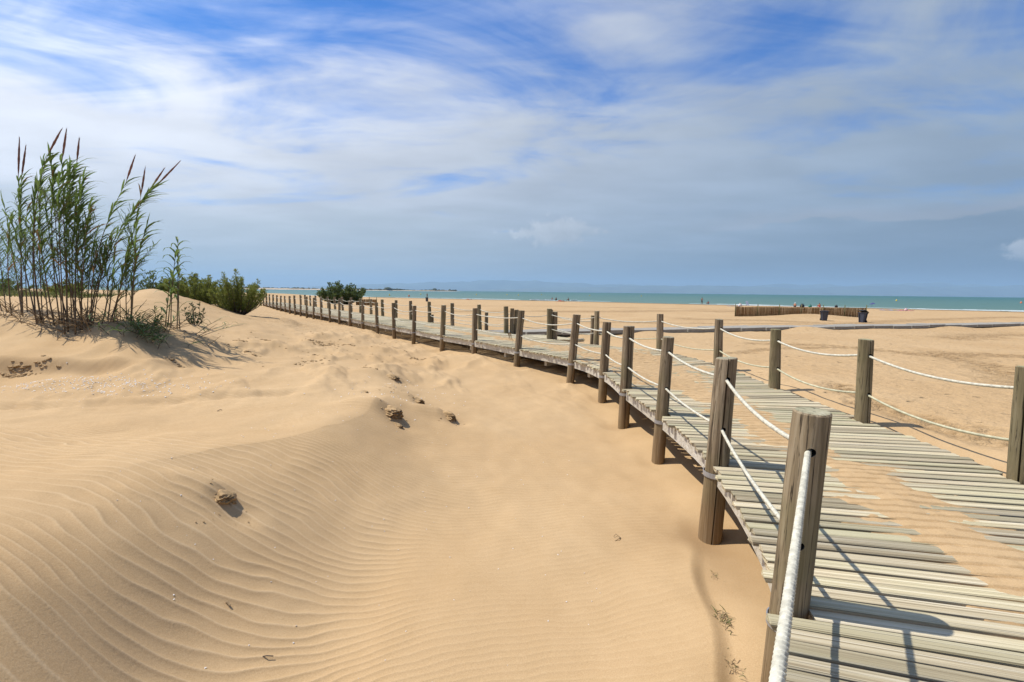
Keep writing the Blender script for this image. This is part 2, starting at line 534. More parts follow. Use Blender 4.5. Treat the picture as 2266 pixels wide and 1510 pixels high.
SPOTS = [
(-3.11,2.64,1.32),(-2.72,3.10,1.2),(-2.73,4.08,1.08),(-2.2,4.74,0.95),(-2.04,5.3,0.9),(-1.98,6.9,0.85),(-2.01,1.62,1.05),(-2.34,1.95,1.22),(-1.82,2.01,0.68),
(-2.24,2.55,0.95),(-1.34,2.32,0.42),(-1.82,3.26,0.68),(-1.86,2.56,0.64),(-1.28,3.43,0.44),(-1.29,2.81,0.4),(-1.44,4.2,0.6),(-1.39,5.84,0.58),(-1.3,7.01,0.55),
(-4.33,3.70,1.2),(-4.18,4.35,1.06),(-4.22,5.62,0.92),(-3.53,6.49,0.88),(-2.86,7.35,0.82),(-2.85,9.61,0.78),(-3.53,8.03,0.9),(-2.23,9.46,0.62),(-2.46,13.34,0.5),
(-0.27,8.42,0.42),(0.81,6.56,0.36),(-0.7,5.2,0.42),(-0.14,4.7,0.38),(0.93,3.96,0.3),(-0.43,3.18,0.38),(0.68,2.81,0.33),(1.23,2.66,0.3),(-0.76,2.54,0.38),
(-0.06,2.42,0.35),(0.46,3.56,0.33),(1.15,3.34,0.29),(0.13,6.42,0.4),(-0.57,6.89,0.45),(-1,9.62,0.5),(0.59,8.46,0.42),(-7.62,6.6,1.01),(-7.36,7,1),
(-8.97,7.8,1),(-9.51,8.3,1.22),(-10.94,9.6,1.57),(-12.25,10.8,1.96),(-10.77,10.4,1.85),(-8.28,7.9,1.03),(-8.78,8.4,1.22),(-7.98,8,1.05),(-8.45,8.5,1.21),
(-9.31,9.4,1.42),(-7.41,8,1.06),(-7.94,8.6,1.17),(-8.29,9,1.38),(-9.07,9.9,1.74),(-7,8.1,1.1),(-7.42,8.6,1.18),(-8.04,9.6,1.58),(-6.18,7.3,1.02),
(-5.39,8.4,0.98),(-7.01,9.2,1.07),(-7.74,10.5,1.44),(-7.16,10.4,1.22),(-9.09,17,1.23),(-6.98,13,1.03),(-6.58,10.3,1.03),(-7.46,12.5,1.21),(-10.66,22,1.02),
(-6.81,14,0.92),(-5.66,10.5,0.9),(-4.81,11,0.84),(-6.11,14.5,0.8),(-6.93,18,0.82),(-5.03,15,0.67),(-4.14,14.5,0.6),(-8.27,19,0.81),(-10.44,22,0.85),
(-13.43,17,2.52),(-13.29,16,2.35),(-12.64,18,2.06),(-13.06,20,1.73),(-13.07,22,1.26),(-15.86,18,2.16),(-13.98,15,2.11),(-16.99,15,1.95),(-16.19,16,2),
(-10.55,14,1.86),(-9.59,14,1.52),(-8.32,13.5,1.3),(-10.05,12.5,1.81),(-32.99,30,2.09),(-26.61,20,2.01),(-12.5,9,1.79),(-8.44,6,1.26),
# beside and below the boardwalk
(1.95,4.19,.26),(1.98,5.94,.36),(1.94,7.59,.34),(1.87,9.18,.38),(1.42,10.77,.44),(.15,12.74,.5),(-1.25,14.76,.54),(-2.6,16.3,.46),(-4.0,18.45,.45),(-5.2,19.9,.46),
(-7,23,.5),(-10.9,27.6,.55),(-16.8,35.8,.5),(-23.3,44.9,.52),(-28,51,.7),(1.38,2.21,.3),(.2,.5,.33),(0,-1.5,.4),(-2,-1,.7),(2,-2,.45),
(3.2,2,.45),(3.2,4,.45),(3.3,7,.48),(3,11,.52),(1,14,.55),(-1.5,18,.55),(-7,26.5,.55),(-14,35.5,.5),(-21,45,.55),
(4.55,1.5,.9),(4.72,3.8,.955),(4.78,5.7,.965),(4.82,7.7,.955),(4.85,10,.90),(4.35,12.7,.80),(2.9,14.5,.66),(1.5,16.3,.62),(0,18.2,.64),(-1.4,20.2,.66),(-2.8,22,.68),(-4.5,24.5,.68),
(5.3,3,1.0),(5.4,6,1.0),(5.5,9,.97),(7.3,8.5,.99),(6.5,4,1.03),(8.5,5,1.05),(10,1,1.0),(12,8,1.0),(14,12.3,.92),(9.5,16.7,.85),(7,19.3,.80),(4,19,.72),(3,22,.72),
(5.8,19.2,.80),(20,25,.75),(35,31,.68),(7,14,.86),(25,14,.95),(30,5,1.0),(12,-6,1.0),
(-16,51.5,.95),(-19,50,1.15),(-22,52,1.1),(-20,56,.9),(-11,36,.62),(-5,32,.64),
]
COAST = 119.0


def shore(x, y):
    """metres inland of the water line"""
    return COAST - (0.5 * x + 0.866 * y) + 1.6 * np.sin(x * 0.045 + 0.6) + 0.8 * np.sin(x * 0.11)


def z_far(x, y):
    s = shore(x, y)
    land = 0.60 * (1 - np.exp(-np.maximum(s, 0) / 34.0)) + 0.0004 * np.maximum(s, 0)
    land = land + 1.1 * smooth(-24, -40, x + (y - 40) * 0.25) * smooth(6, 60, s)
    return np.where(s > 0, land, np.maximum(s * 0.035, -3.0))


def warp(x, y):
    r = np.hypot(x, y) + 1e-9
    k = np.log1p(r / 1.5) / r
    return x * k, y * k


_far = []
for _r in (38, 60, 90, 130):
    for _a in range(-60, 75, 12):
        _x, _y = _r * math.sin(R(_a)), _r * math.cos(R(_a))
        if _r == 38 and _a < -22:
            continue
        _far.append((_x, _y, float(z_far(np.array(_x), np.array(_y)))))
CP = np.array(SPOTS + _far)
_cx, _cy = warp(CP[:, 0], CP[:, 1])


def _tps(d2):
    return 0.5 * d2 * np.log(d2 + 1e-12)


_d2 = (_cx[:, None] - _cx[None]) ** 2 + (_cy[:, None] - _cy[None]) ** 2
_n = len(CP)
_A = np.zeros((_n + 3, _n + 3))
_A[:_n, :_n] = _tps(_d2) + np.eye(_n) * 5e-5
_A[:_n, _n:] = np.stack([np.ones(_n), _cx, _cy], 1)
_A[_n:, :_n] = _A[:_n, _n:].T
_wt = np.linalg.solve(_A, np.concatenate([CP[:, 2], np.zeros(3)]))


def z_near(x, y):
    sh = x.shape
    x, y = x.ravel(), y.ravel()
    out = np.zeros(len(x))
    for i in range(0, len(x), 40000):
        wx, wy = warp(x[i:i + 40000], y[i:i + 40000])
        k = _tps((wx[:, None] - _cx[None]) ** 2 + (wy[:, None] - _cy[None]) ** 2)
        out[i:i + 40000] = k @ _wt[:_n] + _wt[_n] + _wt[_n + 1] * wx + _wt[_n + 2] * wy
    return out.reshape(sh)


# left edge of the deck as x(y), used to keep ripples off the sheltered sand under the planks
LEFT = [(-1.6, -1.35), (0.12, 0.35), (1.41, 2.21), (1.93, 4.19), (1.98, 5.94), (1.90, 7.59), (1.85, 9.18), (1.41, 10.77), (0.12, 12.72), (-1.29, 14.70)]
_u = np.array([-0.593, 0.805])
_p10 = np.array([-4.02, 18.43])
LEFT += [tuple(np.array([-2.58, 16.30])), tuple(_p10)] + [tuple(_p10 + _u * 2.13 * k) for k in range(1, 21)]
LEFT = np.array(LEFT)

CLOD_SPOTS = [(-2.24, 3.38, .15, .085), (-1.78, 6.42, .24, .12), (-1.03, 7.16, .22, .15), (-1.68, 7.82, .22, .10), (-2.50, 9.25, .28, .11), (-2.49, 7.58, .06, .03)]


def deck_side(x, y):
    """signed distance-ish: negative on the dune side of the deck's left edge"""
    return x - np.interp(y, LEFT[:, 1], LEFT[:, 0])


CREST = {}
TRACKS = [([(9.0, 16.2), (10.8, 15.2), (11.6, 13.7), (12.2, 13.0), (12.3, 12.1), (11.3, 10.4), (9.8, 8.4), (8.6, 6.4)], 0.55), ([(12.1, 13.0), (13.6, 13.4), (15.2, 13.0), (19, 11.5)], 0.75),
          ([(10.5, 14.6), (8.2, 14.2), (6.4, 13.0)], 0.35), ([(19.6, 20.0), (24.9, 23.3), (27.7, 24.4), (40, 27)], 1.0), ([(14, 36.2), (18.2, 35.9), (21.8, 34.8), (25.3, 32.9), (35.9, 39.2), (55, 49)], 1.5),
          ([(-6, 46), (5.5, 47.4), (19.8, 54.1), (40, 56)], 2.4), ([(-10, 62), (6, 66), (30, 60)], 1.6), ([(5.2, 2.5), (5.6, 4.4), (5.3, 6.2), (5.8, 8.0)], 0.30), ([(0, 30), (9, 29.5), (22, 32)], 0.8)]


def track_mask(x, y):
    m_ = np.zeros_like(x)
    for P_, hw_ in TRACKS:
        P_ = np.array(P_)
        lo_, hi_ = P_.min(0) - 3 * hw_, P_.max(0) + 3 * hw_
        sel = (x > lo_[0]) & (x < hi_[0]) & (y > lo_[1]) & (y < hi_[1])
        if not sel.any():
            continue
        xs_, ys_ = x[sel], y[sel]
        d_ = np.full(xs_.shape, 1e9)
        for a_, b_ in zip(P_[:-1], P_[1:]):
            v_ = b_ - a_
            t_ = np.clip(((xs_ - a_[0]) * v_[0] + (ys_ - a_[1]) * v_[1]) / (v_ @ v_), 0, 1)
            d_ = np.minimum(d_, np.hypot(xs_ - a_[0] - t_ * v_[0], ys_ - a_[1] - t_ * v_[1]))
        m_[sel] = np.maximum(m_[sel], np.clip(1.25 - d_ / hw_ + 0.55 * fbm(xs_ * 0.66 / hw_, ys_ * 0.66 / hw_, 3), 0, 1))
    return m_


def z_ground(x, y, fine=True):
    r = np.hypot(x, y)
    k = smooth(42, 75, r)
    z = z_far(x, y)
    near = r < 76
    zn = np.zeros_like(z)
    zn[near] = z_near(x[near], y[near])
    z = np.where(near, zn * (1 - k) + z * k, z)
    side = deck_side(x, y)
    open_l = smooth(0.15, -0.25, side)
    beach = smooth(2.6, 3.4, side)
    under = (1 - open_l) * (1 - smooth(2.3, 2.9, side)) * (y < 50) * (y > -2)
    lump = fbm(x * 0.55 + 4, y * 0.55 + 9, 4) * 0.045 + fbm(x * 0.16, y * 0.16 + 3, 3) * 0.06
    z = z + lump * (0.25 + 0.75 * open_l) * smooth(1.5, 5, r) * (1 - 0.7 * smooth(60, 140, r)) * (1 - 0.8 * under)
    # small wind scarps and lobes on the open dune sand
    lob = fbm(x * 0.9 + 1.5 * y * 0.2, y * 0.5, 4)
    z = z + 0.14 * (np.maximum(lob, 0.0)) * open_l * smooth(6.5, 10, r) * (1 - smooth(28, 45, r)) * (0.35 + 0.65 * smooth(-8.2, -6.5, x) * smooth(0.5, -1.5, x))
    rdg = 1 - np.abs(fbm(x * 0.42 + 7, y * 0.34 + 2, 3)) * 1.6
    z = z + 0.12 * np.maximum(rdg - 0.30, 0) ** 1.5 * open_l * smooth(8.5, 11, r) * (1 - smooth(28, 45, r)) * smooth(-11, -7, x)
    # the sharp brink of the foreground ridge
    bx = np.interp(y, [2.2, 2.64, 3.1, 4.08, 4.7, 5.3, 6.0, 6.9, 7.6], [-3.4, -3.11, -2.95, -2.73, -2.3, -2.06, -1.98, -1.98, -2.0]) + 0.05 * perlin(y * 1.3, x * 0 + 2)
    bd = np.sqrt((x - bx) ** 2 + 0.0016)
    z = z + 0.045 * np.exp(-bd / np.where(x > bx, 0.22, 0.55)) * smooth(3.0, 3.9, y) * smooth(8.2, 6.2, y)
    for (mx, my, ms, mh) in ((15.3, 23.6, 1.3, .22), (6.2, 20.2, .8, .12), (27, 28, 1.8, .16), (3.2, 19.3, .7, .12)):
        z = z + mh * np.exp(-((x - mx) ** 2 + ((y - my) * 1.3) ** 2) / (ms * ms))
    # slip face edge of the big dune and an old wheel track below it
    tr = (y - (5.55 + 0.42 * (x + 7.0) + 0.018 * (x + 7.0) ** 2))
    on = smooth(-8.6, -7.6, x) * smooth(-2.9, -3.8, x)
    z = z - on * 0.035 * np.exp(-(tr / 0.16) ** 2) * (1 + 0.5 * perlin(x * 5, y * 5)) + on * 0.03 * np.exp(-((tr - 0.3) / 0.18) ** 2)
    sc_ = y - (8.12 + 0.12 * (x + 9.6))
    z = z + 0.15 * (2 * smooth(-0.14, 0.14, sc_) - 1) * np.exp(-np.abs(sc_) / 0.45) * smooth(-12.5, -11, x) * smooth(-6.6, -7.6, x)
    # scour hollows at the posts, wedges of blown sand between them
    for (px, py) in LEFT[2:24]:
        nb_ = (np.abs(x - px) < 1.8) & (np.abs(y - py) < 1.9)
        if not nb_.any():
            continue
        xs_, ys_ = x[nb_], y[nb_]
        d2 = (xs_ - px + 0.05) ** 2 + (ys_ - py + 0.05) ** 2
        z[nb_] += -0.055 * np.exp(-d2 / 0.06) + 0.10 * np.exp(-((xs_ - px - 0.35) ** 2 + (ys_ - py - 0.55) ** 2) / 0.16) * (1 - smooth(-0.1, 0.9, side[nb_]) * 0.5)
    for (cx, cy, s, h) in CLOD_SPOTS:
        dx, dy = x - cx + s * 0.9, y - cy - s * 0.2
        z = z + h * np.exp(-(np.where(dx > 0, dx / (s * 1.0), dx / (s * 2.6)) ** 2 + (dy / (s * 0.9)) ** 2))
        z = z - h * 0.30 * np.exp(-(((x - cx - s * 1.0) / (s * 0.8)) ** 2 + ((y - cy + s * 0.5) / (s * 0.8)) ** 2))
    z = z + 0.36 * np.exp(-((x - 26.9) / 3.6) ** 2 - ((y - 40.9) / 1.3) ** 2)
    # drifted lip alongside the near deck
    lip = x - (1.20 + 0.28 * (y - 2.2) + 0.03 * np.sin(y * 5))
    z = z + open_l * 0.065 * smooth(0.10, -0.05, lip) * smooth(-0.9, -0.1, lip) * smooth(4.2, 3.4, y) * smooth(1.2, 1.8, y)
    if fine:
        # wind ripples
        t = np.clip((-0.2 - x) / 1.9, 0, 1)
        sl = smooth(5.6, 4.2, y)
        w = (t * t * (3 - 2 * t)) * sl
        xb = x + 1.95
        f = np.where(xb < 0, 0.20 * np.sqrt(xb * xb + 0.25) - 0.10, 0.24 * np.sqrt(xb * xb + 0.64) - 0.192)
        behind = smooth(4.4, 5.6, y) * smooth(-1.6, -2.8, x)
        g = (y - 3.4 - f) * (1 - 0.34 * w)
        g = g + 0.10 * perlin(x * 0.7 + 3, y * 0.7) + 0.042 * perlin(x * 2.0, y * 2.2 + 7) + 0.013 * perlin(x * 5, y * 6 + 2)
        lam = 0.062
        ph = 2 * np.pi * g / lam
        prof = 1.0 - 2.0 * np.abs(np.sin(0.5 * ph + 0.22 * np.sin(ph))) ** 1.25
        patch = 0.25 + 0.75 * smooth(-0.75, 0.1, fbm(x * 0.45 + 8, y * 0.45 + 2, 3) + 0.25)
        crest = np.exp(-((x + 2.75 - 0.42 * (y - 4.0)) / 0.35) ** 2) * smooth(2.5, 3.5, y) * smooth(7.5, 6.0, y)
        amp = (0.0016 + 0.0048 * w + 0.0030 * behind) * patch * (1 - 0.5 * crest)
        on_r = open_l * smooth(11.5, 7.5, r) * smooth(0.0, -0.6, side)
        z = z + prof * amp * on_r
        CREST['c'] = np.clip(prof, 0, 1) ** 2.2 * on_r * patch * (0.30 + 0.70 * np.maximum(w, behind * 0.8))
        tm = track_mask(x, y)
        CREST['t'] = tm
        z = z + tm * (0.030 * fbm(x * 5.5, y * 5.5, 3) - 0.012) * (1 - smooth(30, 60, r))
        # trampled, pocked beach beyond the deck
        pk = fbm(x * 2.6, y * 2.2, 4)
        z = z + beach * (0.010 * pk - 0.02 * np.maximum(perlin(x * 3.1 + 5, y * 2.6) - 0.45, 0)) * smooth(1, 3, r) * (1 - smooth(40, 60, r))
    return z
# ------------------------------------------------------------------ GROUND-END


def zg(x, y):
    return float(z_ground(np.array([float(x)]), np.array([float(y)]), False)[0])


def make_ground():
    # log-spaced rings: fine underfoot, coarse to the horizon
    rr = np.concatenate([np.geomspace(0.02, 1.3, 30, endpoint=False), np.geomspace(1.3, 10, 900, endpoint=False),
                         np.geomspace(10, 60, 200, endpoint=False), np.geomspace(60, 400, 110, endpoint=False), np.geomspace(400, 9000, 30)])
    aa = np.concatenate([np.linspace(-62, 62, 760, endpoint=False), np.linspace(62, 298, 60, endpoint=False)])
    Rr, Aa = np.meshgrid(rr, np.radians(aa), indexing='ij')
    X, Y = Rr * np.sin(Aa), Rr * np.cos(Aa)
    Z = z_ground(X, Y)
    V = np.stack([X, Y, Z], -1).reshape(-1, 3)
    Q = grid_quads(len(rr), len(aa), True)[:, ::-1]
    # plug the small hole under the eye
    gme = np_mesh('ground', V, Q, M['sand'])
    at = gme.attributes.new('crest_tint', 'FLOAT', 'POINT')
    at.data.foreach_set('value', CREST['c'].ravel().astype(np.float32))
    at = gme.attributes.new('turned_sand', 'FLOAT', 'POINT')
    at.data.foreach_set('value', CREST['t'].ravel().astype(np.float32))
    o = link('ground', gme)
    tag(o, 'pale rippled dune and beach sand', None, None, 'structure')
    return o


make_ground()

# ------------------------------------------------------------------ sea
m, t, b = material('shallow_sea_water')
pos = t.new('ShaderNodeNewGeometry').outputs['Position']
wv = t.noise(t.mapping(pos, (0.45, 1.0, 1), (0, 0, R(30))), 0.55, 6, 0.6, 0.3)
wv2 = t.noise(t.mapping(pos, (0.25, 0.9, 1), (0, 0, R(30))), 0.09, 5, 0.6, 0.2)
deep = t.rmap(t.vmath('DOT_PRODUCT', pos, (0.5, 0.866, 0)), COAST, COAST + 900, 0.0, 1.0, smooth=False)
deep = t.math('POWER', deep, 0.45)
wc = t.mix(deep, (0.100, 0.165, 0.115), (0.013, 0.092, 0.080))
wc = t.mix(t.math('MULTIPLY', t.rmap(wv2, 0.35, 0.65), 0.35), wc, (0.065, 0.155, 0.14))
t.put(b.inputs['Base Color'], wc)
b.inputs['Roughness'].default_value = 0.35
b.inputs['IOR'].default_value = 1.33
b.inputs['Specular IOR Level'].default_value = 0.32
hh = t.math('ADD', t.math('MULTIPLY', wv, 0.25), t.math('MULTIPLY', wv2, 1.2))
t.put(b.inputs['Normal'], t.bump(hh, 0.9, 1.0))
M['sea'] = m
sx = np.array([-34000, -12000, -5000, -2000, -800, -300, 0, 300, 800, 2000, 5000, 12000, 34000.0])
sy = np.array([-400, 0, 100, 200, 400, 800, 1600, 3200, 6400, 12000, 20000, 34000.0])
SX, SY = np.meshgrid(sx, sy)
o = link('sea', np_mesh('sea', np.stack([SX, SY, SX * 0], -1).reshape(-1, 3), grid_quads(len(sy), len(sx)), M['sea'], False))
tag(o, 'calm green-blue sea', None, None, 'structure')

# broken lines of foam where the small waves run out
mb = MB()
M['foam'] = plain('sea_foam', (0.85, 0.87, 0.86), 0.8, 0, 0.05, 3)
fr = random.Random(4)
for k in range(60):
    x0 = fr.uniform(-150, 120)
    off = fr.choice((0.6, 2.0, 5.0, 9.0)) + fr.uniform(0, 1.5)
    L = fr.uniform(3, 14) if x0 > -60 else fr.uniform(8, 30)
    w = fr.uniform(0.12, 0.4) * (1.6 if x0 < -60 else 1)
    pts = []
    for i in range(9):
        xx = x0 + L * (i / 8 - 0.5)
        yy = (COAST + 1.6 * math.sin(xx * 0.045 + 0.6) + 0.8 * math.sin(xx * 0.11) - 0.5 * xx) / 0.866 + off + 0.4 * math.sin(xx * 0.9 + k)
        pts.append((xx, yy, w * math.sin(math.pi * (i + 0.3) / 8.6)))
    for i in range(8):
        a, c = pts[i], pts[i + 1]
        mb.face([(a[0], a[1] - a[2] / 2, .03), (c[0], c[1] - c[2] / 2, .03), (c[0], c[1] + c[2] / 2, .05), (a[0], a[1] + a[2] / 2, .05)])
tag(mb.build('wave_foam', M['foam']), 'broken white foam lines along the water edge', 'foam', None, 'stuff')

# ------------------------------------------------------------------ far land: spit with low trees, blue hills beyond
M['hill'] = plain('wooded_hill', (0.085, 0.105, 0.075), 0.95, 0, 0.25, 0.0012)


def hills(name, y0, depth, prof, label, seed):
    """a range with a front, a ridge and a back; prof = [(x, height)]"""
    xs = np.linspace(prof[0][0], prof[-1][0], 420)
    h = np.interp(xs, [p[0] for p in prof], [p[1] for p in prof])
    rowsY = np.linspace(0, 1, 13)
    V = []
    for k, f in enumerate(rowsY):
        env = math.sin(math.pi * min(f / 1.2, 1.0)) ** 0.8 if f < 0.6 else math.sin(math.pi * (0.5 + (f - 0.6) / 0.8))
        nz = fbm(xs / 2600 + seed, np.full_like(xs, f * depth / 2600), 5)
        z = h * env * (1 + 0.28 * nz) if 0 < k < 12 else h * 0 - 8
        V.append(np.stack([xs, y0 + f * depth + 0 * xs, np.maximum(z, -8)], -1))
    V = np.concatenate(V)
    o = link(name, np_mesh(name, V, grid_quads(13, len(xs)), M['hill']))
    tag(o, label, None, None, 'structure')


hills('near_hills', 21000, 3600, [(-7000, 0), (-1500, 60), (1500, 190), (4000, 300), (6500, 330), (9000, 400), (12000, 390), (14500, 300), (17500, 420), (19500, 520), (22000, 470), (26500, 560)], 'low hazy blue hills along the sea horizon', 2)
hills('far_hills', 26000, 3500, [(-15000, 0), (-9000, 330), (-3500, 560), (1500, 640), (5000, 500), (9000, 430), (14000, 520), (20000, 600), (25000, 760), (29000, 720)], 'fainter second line of hazy hills behind the first', 9)

M['spit'] = plain('distant_sand_spit', (0.46, 0.36, 0.25), 0.95, 0, 0.15, 0.02)
n = 160
xs = np.linspace(-1150, -260, n)
yb = 1500 + (xs + 1150) * 0.95
hs = (4.2 + 2.2 * np.abs(fbm(xs / 60, xs * 0, 3))) * smooth(-255, -330, xs) * (0.55 + 0.45 * smooth(-600, -800, xs))
rows = [np.stack([xs, yb - 26, xs * 0 - .5], -1), np.stack([xs, yb - 10, hs * .55], -1), np.stack([xs, yb, hs], -1), np.stack([xs, yb + 30, hs * .8], -1), np.stack([xs, yb + 70, xs * 0 - .5], -1)]
o = link('sand_spit', np_mesh('sand_spit', np.concatenate(rows), grid_quads(5, n), M['spit']))
tag(o, 'thin sandy spit far across the water', None, None, 'structure')

M['far_tree'] = plain('distant_trees', (0.050, 0.068, 0.045), 0.95, 0, 0.3, 0.2)
mb = MB()
fr = random.Random(9)
for k in range(420):
    f = fr.random()
    x = -1150 + f * 860
    y = 1500 + (x + 1150) * 0.95 + fr.uniform(6, 24)
    g = 0.5 + 0.5 * math.sin(x * 0.031) * math.sin(x * 0.0117 + 1)
    if fr.random() > 0.35 + 0.65 * g and x < -520:
        continue
    s = fr.uniform(3.2, 6.0) * (0.6 + 0.9 * g)
    if fr.random() < 0.03:
        s *= 1.9
    i0 = len(mb.v)
    ring = [(math.cos(a) * fr.uniform(.7, 1.3), math.sin(a)) for a in np.linspace(0, 2 * math.pi, 7)[:-1]]
    lv = [(0.1, .7), (.5, 1.15), (.85, .8), (1.05, .2)]
    for hz_, rr_ in lv:
        for cx, cy in ring:
            mb.v.append((x + cx * rr_ * s * fr.uniform(.8, 1.2), y + cy * rr_ * s, 1.2 + hz_ * s * 1.15))
    for li in range(3):
        for q in range(6):
            mb.f.append((i0 + li * 6 + q, i0 + li * 6 + (q + 1) % 6, i0 + (li + 1) * 6 + (q + 1) % 6, i0 + (li + 1) * 6 + q))
            mb.m.append(0)
    mb.f.append(tuple(i0 + 18 + q for q in range(6)))
    mb.m.append(0)
tag(mb.build('far_tree_line', M['far_tree']), 'dark line of scrub and trees on the far sand spit', 'trees', None, 'stuff')

# ------------------------------------------------------------------ haze: the damp sea air between here and the hills
hb = MB()
hb.box((0, 0, 0), (2, 2, 2))
hm = bpy.data.materials.new('sea_haze')
hm.use_nodes = True
ht = NT(hm.node_tree)
ht.n.clear()
pv = ht.new('ShaderNodeVolumePrincipled')
pv.inputs['Color'].default_value = (0.49, 0.75, 1.0, 1)
pv.inputs['Density'].default_value = 5.2e-5
pv.inputs['Anisotropy'].default_value = 0.1
ho = ht.new('ShaderNodeOutputMaterial')
ht.l.new(pv.outputs[0], ho.inputs['Volume'])
me = hb.mesh('haze', hm)
hz_o = link('haze', me)
hz_o.scale = (36000, 36000, 460)
hz_o.location = (0, 0, 450)
tag(hz_o, 'thin bluish sea haze in the air', None, None, 'stuff')

# ------------------------------------------------------------------ boardwalk
DECK = 1.0
_n2 = np.array([0.805, 0.593])
RIGHT = np.array([(-0.5, -3.6), (2.75, -1.25), (4.28, 1.55), (4.50, 3.84), (4.57, 5.70), (4.60, 7.73), (4.65, 9.95), (4.14, 12.35), (2.17, 14.24), (0.74, 16.22)]
                 + [tuple(p + _n2 * 2.5) for p in LEFT[10:]])


def catmull(P, per=40):
    out = []
    n_ = len(P)
    for i in range(n_ - 1):
        p0, p1, p2, p3 = P[max(i - 1, 0)], P[i], P[i + 1], P[min(i + 2, n_ - 1)]
        for k in range(per):
            q = k / per
            out.append(0.5 * ((2 * p1) + (-p0 + p2) * q + (2 * p0 - 5 * p1 + 4 * p2 - p3) * q * q + (-p0 + 3 * p1 - 3 * p2 + p3) * q ** 3))
    out.append(P[-1])
    return np.array(out)


LC, RC = catmull(LEFT), catmull(RIGHT)
CC = (LC + RC) / 2
CS = np.concatenate([[0], np.cumsum(np.hypot(*np.diff(CC, axis=0).T))])
DECK_LEN = CS[-1]


def deck_at(s):
    """left edge point, right edge point of the deck at arc length s"""
    return (np.array([np.interp(s, CS, LC[:, 0]), np.interp(s, CS, LC[:, 1])]),
            np.array([np.interp(s, CS, RC[:, 0]), np.interp(s, CS, RC[:, 1])]))


PITCH = 0.109
walk = empty('boardwalk', (2.9, 4.0, DECK))
tag(walk, 'weathered grey plank boardwalk curving away across the sand', 'boardwalk')


def walk_child(o):
    o.parent = walk
    o.matrix_parent_inverse = Matrix.Translation((-2.9, -4.0, -DECK))
    return o


def plank_mesh(k):
    """one board, unit long along x, slightly cupped, edges eased, ends ragged"""
    pr = random.Random(100 + k)
    w, th = pr.uniform(0.076, 0.084), 0.034
    prof = [(-w / 2, -th), (w / 2, -th), (w / 2, -0.006), (w / 2 - 0.006, 0), (-w / 2 + 0.006, 0), (-w / 2, -0.006)]
    mb_ = MB()
    nx = 5
    for i in range(nx):
        x = -0.5 + i / (nx - 1)
        wob = pr.uniform(-.003, .003)
        for j, (py, pz) in enumerate(prof):
            e = pr.uniform(-.003, .003) if i in (0, nx - 1) else 0
            mb_.v.append((x + e, py + wob, pz + (pr.uniform(-.002, .002) if pz > -.01 else 0)))
    for i in range(nx - 1):
        for j in range(6):
            j2 = (j + 1) % 6
            mb_.f.append((i * 6 + j, (i + 1) * 6 + j, (i + 1) * 6 + j2, i * 6 + j2))
            mb_.m.append(0)
    mb_.f.append(tuple(range(6)))
    mb_.f.append(tuple(reversed(range((nx - 1) * 6, nx * 6))))
    mb_.m += [0, 0]
    me_ = mb_.mesh('plank', M['plank'])
    return me_


PLANKS = [plank_mesh(k) for k in range(14)]
POST_L = [tuple(p) for p in LEFT[1:]]
POST_L[:10] = [(0.17, 0.30), (1.47, 2.21), (1.98, 4.19), (2.03, 5.94), (1.95, 7.59), (1.90, 9.18), (1.46, 10.77), (0.18, 12.74), (-1.23, 14.76), (-2.52, 16.32)]
POST_R = [(4.30, 1.75), (4.51, 3.84), (4.54, 5.70), (4.57, 7.73), (4.62, 10.02), (4.11, 12.49), (2.62, 13.98), (1.29, 15.46), (-0.23, 17.49), (-1.38, 19.26), (-2.78, 21.0), (-4.2, 22.95)]
_r0 = np.array([-5.55, 24.75])
POST_R += [tuple(_r0 + _u * 2.13 * k) for k in range(0, 14)]
allposts = np.array(POST_L + POST_R)

pr = random.Random(21)
far_planks = MB()
placed, plank_s = [], []
s = 0.55
while s < DECK_LEN - 0.1:
    a, c = deck_at(s)
    d = c - a
    Lw = np.hypot(*d)
    u = d / Lw
    e0, e1 = pr.uniform(-0.035, 0.03) - 0.02, pr.uniform(-0.03, 0.05)
    # boards stop short where a post stands in the way
    for q in allposts[np.hypot(*(allposts - a).T) < 0.35]:
        al = (q - a) @ u
        ac = abs((q - a) @ np.array([-u[1], u[0]]))
        if ac < 0.135:
            e0 = max(e0, al + 0.085)
    for q in allposts[np.hypot(*(allposts - c).T) < 0.4]:
        al = (q - a) @ u
        ac = abs((q - a) @ np.array([-u[1], u[0]]))
        if ac < 0.135:
            e1 = min(e1, al - Lw - 0.085)
    p0, p1 = a + u * e0, a + u * (Lw + e1)
    mid = (p0 + p1) / 2
    plank_s.append(s)
    placed.append((float(np.hypot(*mid)), mid, math.atan2(u[1], u[0]), float(np.hypot(*(p1 - p0)))))
    s += PITCH * pr.uniform(0.97, 1.03)
vis = [p for p in placed if p[1][1] > 0.2]
vis.sort(key=lambda p: p[0])
keep = set(id(p) for p in vis[:300])
for p in placed:
    dist, mid, ang, ln = p
    dz_ = pr.uniform(-0.004, 0.003)
    if id(p) in keep:
        o = link('plank', PLANKS[pr.randrange(14)])
        o.location = (mid[0], mid[1], DECK + dz_)
        o.rotation_euler = (pr.uniform(-.012, .012), pr.uniform(-.002, .002), ang + pr.uniform(-.006, .006))
        o.scale = (ln, 1, 1)
        walk_child(o)
    else:
        far_planks.box((mid[0], mid[1], DECK + dz_ - .017), (ln, 0.092, .034), Matrix.Rotation(ang, 3, 'Z'))
o = far_planks.build('far_planks', M['plank'])
tag(o, None, None, None, 'stuff')
walk_child(o)

